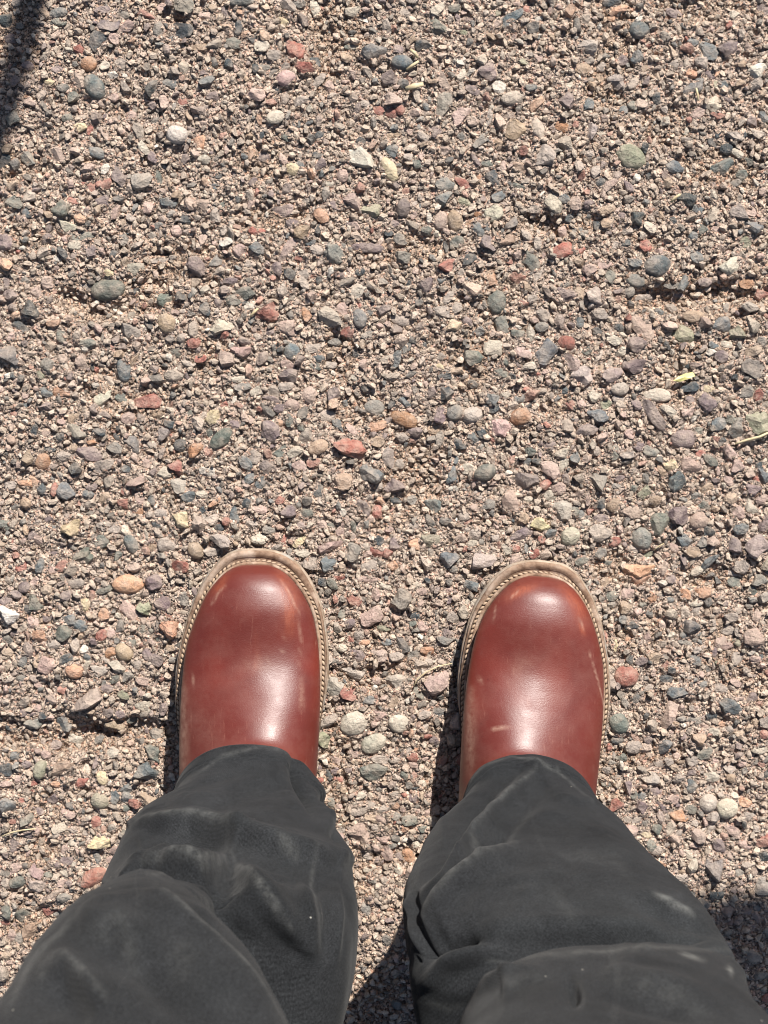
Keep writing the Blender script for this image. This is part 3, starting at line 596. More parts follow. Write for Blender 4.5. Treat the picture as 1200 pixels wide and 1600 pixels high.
 (0, 1180, 4, """30 90 85 75 0 K;160 60 65 45 0 M;250 90 110 75 70 L r;395 95 130 125 -20 B;290 150 55 50 0 K r;345 185 60 40 0 O;510 165 110 60 20 R;640 140 85 70 -70 Y r;910 100 150 115 0 S;690 175 35 35 0 W;
 50 310 105 100 0 S;165 395 85 95 -60 N;85 405 70 65 0 R;325 275 70 65 0 M r;625 285 105 95 0 L r;715 265 60 80 0 S;790 210 90 80 -30 S;785 265 70 70 60 S;845 300 80 60 -20 R;935 275 120 95 10 B;435 320 45 50 0 K r;
 530 295 30 45 0 K;785 335 60 40 0 N;600 420 65 75 0 R;190 495 80 45 -10 M;230 475 40 50 0 P;95 570 65 90 0 M r;620 545 130 80 15 Y;715 600 80 60 0 P r;405 590 45 55 0 P;455 550 55 50 0 C;180 540 35 35 0 K;
 605 655 85 55 -55 S;420 660 85 70 0 M;340 685 75 40 0 M;250 675 35 30 0 R r;575 765 190 95 30 R r;230 725 100 90 -40 P;100 705 90 65 20 P;35 740 65 50 0 G;415 730 80 60 0 C;305 745 50 40 0 N;115 790 110 65 20 N;
 245 810 140 75 10 D;335 880 180 50 30 P;220 940 60 60 0 K;480 885 50 60 0 B;405 890 90 60 0 G;295 985 140 70 -10 R;365 1000 75 55 0 G;145 1010 90 100 30 N;30 980 80 90 0 N;80 980 45 45 0 W;485 945 90 50 10 D;
 20 1050 70 45 -20 R;55 1130 80 80 0 P;115 1150 60 70 0 G;190 1110 110 130 0 B;610 840 60 70 0 B;30 800 60 70 0 D;700 455 50 50 0 G;530 490 60 45 0 D r;130 290 60 45 0 R;205 230 35 50 0 R;125 155 75 55 0 P;235 350 70 40 -20 M;
 430 370 90 60 0 P;380 805 80 60 0 P;430 800 50 45 0 M;290 655 50 40 0 G r;160 690 40 40 0 K;60 660 80 45 0 D;540 95 50 80 30 C;590 105 40 50 0 K;470 690 80 50 0 C;690 660 60 50 0 P;450 470 70 35 0 D;820 430 50 50 0 N;780 490 50 40 0 N;105 1070 60 60 -40 P;20 590 50 45 0 C;165 615 70 40 10 P;210 180 45 40 0 R;30 180 90 40 0 P;350 500 50 50 0 D;600 180 0 0 0 G;930 180 45 40 0 T;545 660 50 35 0 G;880 345 100 30 0 C"""),
 (480, 1120, 4.615, """330 60 170 150 20 C r;480 190 180 130 30 C r;645 50 130 110 0 C r;460 100 90 45 0 K;120 170 100 120 30 L;155 40 110 60 35 D;470 395 210 120 0 N;520 310 120 60 0 D;770 295 95 60 -20 R;780 235 35 40 0 O;
 635 310 80 60 0 D;730 235 60 50 0 D;200 315 110 55 -35 P;340 270 70 60 0 P;785 420 60 50 0 R r;700 430 55 75 0 N;915 175 75 60 0 M;850 60 80 60 -40 D;640 150 85 50 30 D;300 395 60 60 0 M;225 455 70 45 -20 R;95 460 45 40 0 R;
 345 435 70 50 -20 G;520 530 100 80 -20 G;390 570 70 60 0 C;730 500 60 60 0 G;640 565 90 50 0 D;760 585 75 80 0 M;645 640 65 50 20 O r;550 665 100 60 30 D;650 720 75 65 0 G;740 745 105 75 -10 N;700 805 55 60 -40 O;
 390 845 140 150 30 P;540 880 125 85 0 P r;575 990 85 110 30 P r;640 875 60 55 0 K;490 805 60 60 0 D;235 820 85 55 -10 D r;345 640 60 60 0 G;230 645 45 50 0 P;370 680 130 60 10 D;170 630 70 90 0 N;230 885 100 90 -30 P;
 735 1010 95 110 20 T;655 1015 65 65 0 M;425 935 50 45 0 D;515 1050 65 65 -40 M;810 870 55 65 0 G;840 800 60 80 -60 N;290 925 60 90 0 D;700 890 60 50 0 W;780 920 70 50 0 C;340 1070 60 40 0 M;440 1010 70 60 0 D;
 450 1100 90 45 20 C;660 1110 110 60 -50 C;150 640 0 0 0 G;470 1180 60 40 0 G;560 1180 60 50 0 D;800 690 80 60 0 P;790 650 50 35 0 G;470 640 100 60 0 D;820 490 70 60 0 C;860 300 60 45 0 P;100 370 50 50 0 M;540 740 90 60 0 P;150 790 40 40 0 P;690 670 40 40 0 P;615 930 60 50 0 G;850 700 80 60 40 P;200 390 60 50 0 M;765 350 80 50 0 P;880 560 70 50 0 P"""),
 (920, 1160, 4.286, """505 35 100 90 50 S;780 80 110 75 30 N;140 135 100 40 0 G;590 95 50 50 0 P;535 130 65 55 -30 D;535 90 50 45 0 K r;685 130 90 75 10 D;475 145 80 50 0 D;950 185 110 80 -10 D;415 240 120 95 10 D;
 215 230 95 75 0 D r;270 300 60 90 20 M;290 355 70 60 30 N;355 360 55 60 0 S;690 290 90 90 0 S r;455 335 110 60 -30 M;185 420 115 95 10 R;365 440 120 85 -10 M;490 440 95 75 -20 M;600 490 115 75 0 T;
 795 405 120 120 40 C r;925 440 130 125 0 C r;1040 410 105 70 -20 O;1150 360 90 60 0 B;240 510 95 70 -20 D r;205 585 70 70 0 K;455 580 65 75 0 N;375 610 100 65 -10 Y;400 690 85 80 40 N;295 670 80 35 0 C;
 720 620 120 85 -20 P;685 755 110 55 -10 C;870 690 100 90 0 M;840 835 150 150 -40 G;480 825 80 65 10 O;630 865 120 50 -15 B;745 935 140 50 15 P;940 890 70 65 0 P;1160 960 120 110 0 C;1040 685 90 50 -30 P;
 960 590 130 60 -30 P;1175 655 110 80 20 R;1180 770 90 80 0 K;860 1020 100 60 10 K;700 1030 70 55 0 K;620 915 90 60 0 D;1070 495 90 60 0 D;820 230 110 70 0 C;600 240 80 60 0 D;835 500 100 80 0 D;
 1190 215 50 60 0 K;1150 50 100 60 0 N;1115 130 60 50 0 G;1025 140 60 60 0 P;840 130 55 40 0 P;120 270 70 55 0 N;120 190 60 50 0 D;560 380 80 60 0 P;680 450 80 60 0 N;600 600 90 50 20 D;1075 820 90 40 0 D;
 700 540 60 50 0 D;520 685 50 35 0 D;1045 1030 40 35 0 K;1130 1110 80 60 0 S;530 910 60 40 0 K;950 1090 0 0 0 G;1030 940 60 40 0 M;310 210 0 0 0 G;700 205 80 40 0 M;300 30 110 80 0 D;225 110 60 70 -60 N;590 415 50 40 0 M;1050 190 50 45 0 G;800 310 80 70 0 D;930 800 60 50 0 C;710 690 70 40 0 P;560 760 60 45 0 M;380 540 80 60 0 G;320 520 60 60 0 D;445 720 80 60 0 D;755 860 35 35 0 R;1000 870 90 80 0 G;280 590 90 80 0 P;820 580 60 60 0 D;1130 580 60 50 0 D"""),
]
# right-hand patches that the photo shows beside the boots and that run out of the tiles above
stones = []
for x0, y0, z, txt in TILES:
    for rec in txt.replace('\n', '').split(';'):
        a = rec.split()
        if len(a) < 6 or float(a[2]) == 0: continue
        stones.append((x0 + float(a[0]) / z, y0 + float(a[1]) / z, float(a[2]) / z, float(a[3]) / z, float(a[4]), a[5], len(a) > 6))
# drop duplicates where two patches overlap, largest first
stones.sort(key=lambda s: -s[2] * s[3])
PX = CAM_H / F
keep = []
for s in stones:
    if all((s[0] - t[0]) ** 2 + (s[1] - t[1]) ** 2 > (0.30 * (s[3] + t[3])) ** 2 for t in keep): keep.append(s)
stones = keep

CELL = 0.0005
EMBED = []
HN = 0.0015 * fbm(np.stack([XX, YY, 0 * XX + 2.2], -1), 330, 2, 0.7) + 0.0008 * fbm(np.stack([XX, YY, 0 * XX + 7.2], -1), 90, 2) - 0.0003
occ = np.zeros((int(2 * GY / CELL) + 2, int(2 * GX / CELL) + 2), bool)


def occ_test(x, y, r):
    i = int((y + GY) / CELL); j = int((x + GX) / CELL); k = max(1, int(r / CELL))
    return occ[max(i - k, 0):i + k + 1, max(j - k, 0):j + k + 1]


def occ_mark(x, y, a, b, ang):
    k = int(max(a, b) / CELL) + 1
    i = int((y + GY) / CELL); j = int((x + GX) / CELL)
    i0, i1, j0, j1 = max(i - k, 0), min(i + k + 1, occ.shape[0]), max(j - k, 0), min(j + k + 1, occ.shape[1])
    if i1 <= i0 or j1 <= j0: return
    yy, xx = np.mgrid[i0:i1, j0:j1]
    dx = xx * CELL - GX - x; dy = yy * CELL - GY - y
    c, s = math.cos(ang), math.sin(ang)
    occ[i0:i1, j0:j1] |= ((dx * c + dy * s) / a) ** 2 + ((-dx * s + dy * c) / b) ** 2 < 1


NV = 26
rock_meshes = {True: [], False: []}
for rnd in (True, False):
    for k in range(NV):
        v, f = rock(3 if rnd else 3, 0.2 if rnd else 0.9, rng)
        me = np_mesh('pebble_shape', v, f, M_STONE_OBJ, True if rnd else True)
        rock_meshes[rnd].append(me)
for me in rock_meshes[False]:                 # keep the broken edges crisp
    me.set_sharp_from_angle(angle=R(16))

SPECIAL = {   # photo place -> how this stone looks (only for stones that stand out)
    (167, 451): 'smooth dark olive pebble at the left of the pavement', (200, 912): 'orange rounded stone left of the left-hand boot',
    (229, 626): 'rough brick red stone in the left of the pavement', (112, 826): 'pale yellow angular stone left of the left-hand boot',
    (335, 652): 'ochre yellow stone above the left-hand boot', (997, 890): 'flat orange red stone beside the toe of the right-hand boot',
    (985, 246): 'flat olive rounded stone near the top right', (15, 960): 'cream white shell-like stone at the left edge',
    (631, 655): 'polished brown pebble in the middle of the pavement', (547, 699): 'dark red angular stone in the middle of the pavement',
    (776, 472): 'smooth grey green pebble in the middle of the pavement', (143, 1371): 'dark red smooth stone left of the trousers',
    (1006, 514): 'long pinkish red stone at the right of the pavement', (310, 222): 'bright orange stone near the top left',
    (757, 738): 'smooth pale green pebble above the right-hand boot', (606, 264): 'tan elongated pebble in the upper middle'}


def stone_obj(s):
    x, y = P(s[0], s[1]); a = s[2] * PX / 2 * 1.13; b = s[3] * PX / 2 * 1.12
    me = random.choice(rock_meshes[s[6]])
    o = bpy.data.objects.new('pebble', me)
    g, pt = hgt(x, y)
    hh = b * random.uniform(0.55, 0.9) if not s[6] else b * random.uniform(0.55, 0.8)
    o.location = (x, y, float(g) + 0.0006 + hh * random.uniform(-0.02, 0.22))
    o.scale = (a, b, hh)
    EMBED.append((x, y, a, b, R(s[4]), hh, o.location.z))
    o.rotation_euler = (R(random.gauss(0, 5)), R(random.gauss(0, 5)), R(s[4]) + (math.pi if random.random() < .5 else 0))
    c = np.array(COLS[s[5]]) * random.uniform(0.8, 1.2) * np.array([random.uniform(.95, 1.05) for _ in range(3)])
    o.color = (*[min(1, float(q)) for q in c], 1)
    link(o, ground)
    for (sx, sy), lab in SPECIAL.items():
        if abs(sx - s[0]) < 7 and abs(sy - s[1]) < 7: o['label'] = lab
    return o


joined = {'v': [], 'f': [], 'c': [], 'n': 0}


def add_joined(store, vf, x, y, z, a, b, h, rx, ry, rz, col, tilt=None):
    v, f = vf
    m = np.array(Euler((rx, ry, rz)).to_matrix())
    w = (v * (a, b, h)) @ m.T + (x, y, z)
    store['v'].append(w); store['f'].append(f + store['n']); store['n'] += len(v)
    store['c'].append(np.repeat(np.array(col)[None], len(v), 0))


VAR2 = [rock(2, 0.9, rng) for _ in range(60)] + [rock(2, 0.3, rng) for _ in range(12)]
VAR1 = [rock(1, 0.9, rng) for _ in range(90)]

for n, s in enumerate(stones):
    x, y = P(s[0], s[1]); a = s[2] * PX / 2; b = s[3] * PX / 2
    occ_mark(x, y, a * 1.02, b * 1.02, R(s[4]))
    if n < 300: stone_obj(s)
    else:
        g, pt = hgt(x, y); hh = b * random.uniform(0.45, 0.75)
        EMBED.append((x, y, a, b, R(s[4]), hh, float(g) + hh * .1))
        c = np.array(COLS[s[5]]) * random.uniform(.8, 1.2)
        add_joined(joined, VAR2[random.randrange(72)], x, y, float(g) + hh * random.uniform(-.1, .15), a * 1.12, b * 1.12, hh,
                   random.gauss(0, .1), random.gauss(0, .1), R(s[4]), c)

PAL = list('KKKSPPPMMRBBDDPDSDMODDPCMKBR')
PAL2 = list('DKPBPDKKMCBWWDMSKSRDPM')


def fill(n, rmin, rmax, variants, store, pal, sparse, xlim, ylim, zoff):
    cnt = 0
    r_all = rmin * (rmax / rmin) ** (rng.random(n) ** 1.7)
    r_all = np.sort(r_all)[::-1]
    X = rng.uniform(-xlim, xlim, n); Y = rng.uniform(-ylim, ylim, n)
    G, PT = hgt(X, Y)
    for x, y, r, g, pt in zip(X, Y, r_all, G, PT):
        if pt > 0.4 and rng.random() < sparse: continue
        t = occ_test(x, y, r * 0.72)
        if t.size == 0 or t.mean() > 0.10: continue
        e = rng.uniform(1.0, 2.1); ang = rng.uniform(0, math.pi)
        a = r * math.sqrt(e); b = r / math.sqrt(e)
        occ_mark(x, y, a * 0.98, b * 0.98, ang)
        hh = b * rng.uniform(0.7, 1.25)
        c = np.array(COLS[pal[rng.integers(len(pal))]]) * rng.uniform(.65, 1.3)
        if zoff > 0: k = rng.uniform(0, .45) if rng.random() < .30 else rng.uniform(.65, 1.0)
        else: k = rng.random() * .55
        c = c * (1 - k) + np.array(DUST) * k * rng.uniform(.72, 1.22)
        add_joined(store, variants[rng.integers(len(variants))], x, y, g + hh * rng.uniform(zoff - .2, zoff + .25), a, b, hh,
                   rng.normal(0, .28), rng.normal(0, .28), ang, c)
        if zoff == 0.0: EMBED.append((x, y, a, b, ang, hh, g + hh * .05))
        cnt += 1
    return cnt


n1 = fill(7500, 0.0026, 0.0056, VAR2[:60], {'v': joined['v'], 'f': joined['f'], 'c': joined['c'], 'n': 0} if False else joined, PAL, .7, .45, .56, 0.0)
# the binder creeps up the flanks of every stone
for x, y, a, b, ang, hh, zc in EMBED:
    k = int(1.6 * a / GS) + 1; i = int(round((y + GY) / GS)); j = int(round((x + GX) / GS))
    i0, i1, j0, j1 = max(i - k, 0), min(i + k + 1, HH.shape[0]), max(j - k, 0), min(j + k + 1, HH.shape[1])
    if i1 <= i0 or j1 <= j0: continue
    dx = xs[None, j0:j1] - x; dy = ys[i0:i1, None] - y
    c, s_ = math.cos(ang), math.sin(ang)
    d2 = ((dx * c + dy * s_) / (a * 1.22)) ** 2 + ((-dx * s_ + dy * c) / (b * 1.22)) ** 2
    HH[i0:i1, j0:j1] = np.maximum(HH[i0:i1, j0:j1], HH[i0:i1, j0:j1] * 0.3 + 0.7 * (zc + hh * 0.45) - 0.004 * np.clip(d2 - 0.8, 0, 9) + HN[i0:i1, j0:j1])
gv[:, 2] = HH.ravel()
ground.data.vertices.foreach_set('co', gv.astype(np.float32).ravel()); ground.data.update()
# mesh for medium stones
def flush(store, name, label, smooth):
    v = np.concatenate(store['v']); f = np.concatenate(store['f']); c = np.concatenate(store['c'])
    me = np_mesh(name, v, f, M_STONE_ATT, smooth, {'col': c})
    o = link(bpy.data.objects.new(name, me), ground)
    tag(o, label, kind='stuff'); return len(f)


t1 = flush(joined, 'pebbles', 'smaller mixed pebbles set in the pavement', False)
chips = {'v': [], 'f': [], 'c': [], 'n': 0}
n2 = fill(60000, 0.0011, 0.0030, VAR1, chips, PAL2, .25, .34, .43, 0.12)
n3 = fill(14000, 0.0016, 0.0032, VAR1, chips, PAL2, .25, .45, .56, 0.3)
# looser scatter carrying on outside the photographed patch
m = 30000
RX = rng.uniform(-1.25, 1.25, m); RY = rng.uniform(-1.35, 1.35, m)
ok = ~((np.abs(RX) < .445) & (np.abs(RY) < .555)); RX, RY = RX[ok], RY[ok]
RH = far_h(RX, RY)
for x, y, g in zip(RX, RY, RH):
    far = max(abs(x) - .45, abs(y) - .56, 0)
    if rng.random() < far * .9: continue
    r = 0.0018 * (0.0058 / 0.0018) ** (rng.random() ** 1.3); e = rng.uniform(1, 1.8)
    c = np.array(COLS[PAL[rng.integers(len(PAL))]]) * rng.uniform(.75, 1.25); k = rng.random() * .7
    a, b = r * math.sqrt(e), r / math.sqrt(e)
    add_joined(chips, VAR1[rng.integers(90)], x, y, g + b * .2, a, b, b * rng.uniform(.6, 1), rng.normal(0, .25), rng.normal(0, .25), rng.uniform(0, 3.14), c * (1 - k) + np.array(DUST) * k)
t2 = flush(chips, 'grit', 'fine stone chips and grit between the pebbles', False)
print('STONES', len(stones), n1, n2, n3, 'tris', t1, t2, 2 * len(xs) * len(ys))


# ------------------------------------------------------------------ small loose things on the pavement
def tube(pts, rad, n=8):
    pts = [Vector(p) for p in pts]; V = []; Fc = []
    for i, p in enumerate(pts):
        d = (pts[min(i + 1, len(pts) - 1)] - pts[max(i - 1, 0)]).normalized()
        u = d.cross(Vector((0, 0, 1)));
        if u.length < 1e-4: u = Vector((1, 0, 0))
        u.normalize(); w = d.cross(u)
        r = rad[i] if hasattr(rad, '__len__') else rad
        for k in range(n):
            a = 2 * math.pi * k / n
            V.append(p + (u * math.cos(a) + w * math.sin(a)) * r)
    f = grid_faces(len(pts), n, True)
    c0 = len(V); V.append(pts[0]); c1 = len(V); V.append(pts[-1])
    e = [(c0, (k + 1) % n, k, k) for k in range(n)]
    caps = [(c0, (k + 1) % n, k) for k in range(n)] + [(c1, (len(pts) - 1) * n + k, (len(pts) - 1) * n + (k + 1) % n) for k in range(n)]
    tri = np.concatenate([np.concatenate([f[:, [0, 1, 2]], f[:, [0, 2, 3]]]), np.array(caps)])
    return np.array([v[:] for v in V]), tri


def straw(pix, rad, lab, name='dry_stem', cat='stem', mat=None, lift=0.0035, flat=1.0):
    pts = []
    for i, (px, py) in enumerate(pix):
        x, y = P(px, py); g, _ = hgt(x, y); pts.append((x, y, float(g) + lift))
    zs = [p[2] for p in pts]; mz = max(zs)
    pts = [(p[0], p[1], 0.5 * p[2] + 0.5 * mz) for p in pts]
    rr = [rad * (0.5 + 0.5 * math.sin(math.pi * (0.15 + 0.7 * i / (len(pts) - 1)))) for i in range(len(pts))]
    v, f = tube(pts, rr)
    if flat != 1: v[:, 2] = mz + (v[:, 2] - mz) * flat
    o = link(bpy.data.objects.new(name, np_mesh(name, v, f, mat or M_STRAW)))
    return tag(o, lab, cat)


straw([(1147, 694), (1165, 688), (1185, 683), (1204, 674)], 0.0011, 'pale straight straw lying at the right edge of the pavement', 'straw', 'straw')
straw([(635, 111), (645, 104), (654, 98)], 0.0012, 'short yellow wood splinter beside the grey stone near the top', 'wood_splinter', 'splinter')
straw([(641, 80), (648, 86), (653, 93)], 0.0014, 'upper of the two short splinters near the top of the pavement', 'wood_splinter', 'splinter')
straw([(634, 141), (648, 137), (661, 134)], 0.0021, 'flat tan wood chip below the splinters near the top', 'wood_chip', 'wood chip', flat=.5)
straw([(391, 496), (398, 489), (404, 483)], 0.0011, 'tiny straw bit against the red stone above the left-hand boot', 'straw', 'straw')
straw([(645, 1075), (652, 1060), (665, 1050), (685, 1040), (706, 1036)], 0.0005, 'thin curved dry stem reaching towards the right-hand boot', 'dry_stem', 'stem')
straw([(5, 1305), (20, 1299), (38, 1295), (58, 1293)], 0.0006, 'thin curved dry twig at the left edge beside the trousers', 'dry_stem', 'stem')
straw([(1086, 140), (1088, 150), (1089, 160)], 0.0009, 'tiny upright straw bit under a dark stone at the top right', 'straw', 'straw')
straw([(1046, 318), (1053, 311), (1061, 306)], 0.0011, 'small tan straw bit above the dark stone at the right', 'straw', 'straw')
straw([(1020, 860), (1028, 853), (1036, 849)], 0.0005, 'fine straw beside the toe side of the right-hand boot', 'straw', 'straw')

# yellow leaf fragment (1050-1085, 582-597)
lp = [(1050, 596), (1058, 589), (1070, 584), (1081, 582), (1085, 588), (1076, 592), (1062, 597)]
V = []; base = max(float(hgt(*P(x, y))[0]) for x, y in lp) + 0.0045
for zz in (0.0, 0.0006):
    for x, y in lp:
        X, Y = P(x, y); V.append((X, Y, base + zz + 0.001 * math.sin(x * .3)))
n = len(lp)
c0 = len(V); V.append((*P(1068, 590), base - .0006)); V.append((*P(1068, 590), base + .0012))
fs = [(i, (i + 1) % n, c0) for i in range(n)] + [(n + (i + 1) % n, n + i, c0 + 1) for i in range(n)]
fs += [(i, n + i, (i + 1) % n) for i in range(n)] + [((i + 1) % n, n + i, n + (i + 1) % n) for i in range(n)]
tag(link(bpy.data.objects.new('leaf_fragment', np_mesh('leaf_fragment', V, fs, M_LEAF, False))),
    'bright yellow leaf fragment lying on the stones at the right', 'leaf')

# ------------------------------------------------------------------ the person: boots and trousers
person = bpy.data.objects.new('person', None)
person.location = (0, -0.25, 0)
link(person)
tag(person, 'standing person seen from above in charcoal trousers and reddish brown leather boots', 'person')
bpy.context.view_layer.update()

# outlines of the left-hand boot in mm: d behind the sole tip, outer (-x) and inner (+x) edge
SOLE = [(0.0, 3.7, 3.7), (0.4, -6, 11.5), (1.2, -11, 16), (3.7, -17, 24), (7.3, -21.5, 30), (12.4, -27, 35.5), (18, -31.5, 39.6), (25, -36, 43.8),
        (37, -42, 49.3), (49, -46.3, 52.6), (64, -50.5, 54.6), (78, -53.6, 55.6), (93, -55.2, 55.4), (108, -55.4, 53.2), (122, -54, 49.4),
        (140, -50, 43.5), (165, -44.5, 38), (190, -40.5, 35.5), (215, -38.5, 35.5), (240, -38, 36.5), (265, -35.5, 35), (282, -29, 29),
        (293, -20, 20), (298.5, -9, 9), (300, 0, 0)]
UPPER = [(11.0, 3.7, 3.7), (11.4, -3.5, 10.5), (12.5, -9, 15.5), (16, -16, 23), (20, -20.7, 28.2), (26, -26, 33.6), (33, -30.8, 38.4), (42, -35.2, 43),
         (51, -39, 46), (69, -45, 48.8), (88, -48.8, 49.4), (105, -50.2, 48.4), (124, -49.6, 46), (145, -47, 43), (170, -43, 39.5), (200, -40, 37.5),
         (235, -37.5, 36), (262, -33, 32.5), (278, -26, 26), (288, -17, 17), (293, -8, 8), (294.5, 0, 0)]
TOP = [(11.0, 26), (11.4, 34), (12.5, 40), (16, 47), (20, 51), (26, 54.6), (33, 56.8), (42, 58.6), (55, 59.8), (68, 60.4), (79, 62), (89, 65.5),
       (98, 69.5), (108, 74.0), (120, 79.4), (130, 84), (133, 85.5), (145, 95)]


def loop_from(tab, n=220):
    t = np.array(tab); k = 2.4
    pts = [(x, -d) for d, x, _ in tab] + [(x, -d) for d, _, x in tab[::-1]][1:-1]
    p = np.array(pts); p = np.vstack([p, p[:1]])
    s = np.concatenate([[0], np.cumsum(np.linalg.norm(np.diff(p, axis=0), axis=1))])
    q = np.linspace(0, s[-1], n, endpoint=False)
    x = np.interp(q, s, p[:, 0]); y = np.interp(q, s, p[:, 1])
    for _ in range(6):
        x = (np.roll(x, 1) + 2 * x + np.roll(x, -1)) / 4; y = (np.roll(y, 1) + 2 * y + np.roll(y, -1)) / 4
    return np.stack([x, y], 1) * 0.001


def offset(lp, d):
    t = np.roll(lp, -1, 0) - np.roll(lp, 1, 0); t /= np.linalg.norm(t, axis=1)[:, None]
    nrm = np.stack([-t[:, 1], t[:, 0]], 1)
    area = 0.5 * np.sum(lp[:, 0] * np.roll(lp[:, 1], -1) - lp[:, 1] * np.roll(lp[:, 0], -1))
    if area > 0: nrm = -nrm
    dd = d[:, None] if hasattr(d, '__len__') else d
    return lp + nrm * dd


def stack_mesh(loops, closed_top=False, closed_bot=False):
    """loops: list of (loop2d, z)"""
    V = []; n = len(loops[0][0])
    for lp, z in loops:
        zz = np.full((n, 1), z) if np.isscalar(z) else z[:, None]
        V.append(np.hstack([lp, zz]))
    f = grid_faces(len(loops), n, True)
    tri = np.concatenate([f[:, [0, 1, 2]], f[:, [0, 2, 3]]])
    V = np.concatenate(V)
    for flag, base in ((closed_bot, 0), (closed_top, (len(loops) - 1) * n)):
        if flag:
            c = V[base:base + n].mean(0); V = np.vstack([V, c]); ci = len(V) - 1
            k = np.arange(n); e = np.stack([np.full(n, ci), base + k, base + (k + 1) % n], 1)
            tri = np.vstack([tri, e])
    return V, tri


def polydist(p, line):
    """distance of points p (n,2) to a polyline and how far along it"""
    best = np.full(len(p), 1e9); along = np.zeros(len(p)); side = np.zeros(len(p))
    line = np.array(line, float); L = np.linalg.norm(np.diff(line, axis=0), axis=1); tot = L.sum(); acc = 0
    for a, b, l in zip(line[:-1], line[1:], L):
        d = (b - a) / max(l, 1e-9); r = p - a
        t = np.clip(r @ d, 0, l); q = r - t[:, None] * d
        dist = np.linalg.norm(q, axis=1); m = dist < best
        best[m] = dist[m]; along[m] = ((acc + t) / tot)[m]; side[m] = np.sign(d[0] * r[:, 1] - d[1] * r[:, 0])[m]
        acc += l
    return best, along, side


def sole_z(loop):      # toe spring
    d = -loop[:, 1]
    return np.where(d < 0.06, 0.008 * ((0.06 - d) / 0.06) ** 2, 0.0)


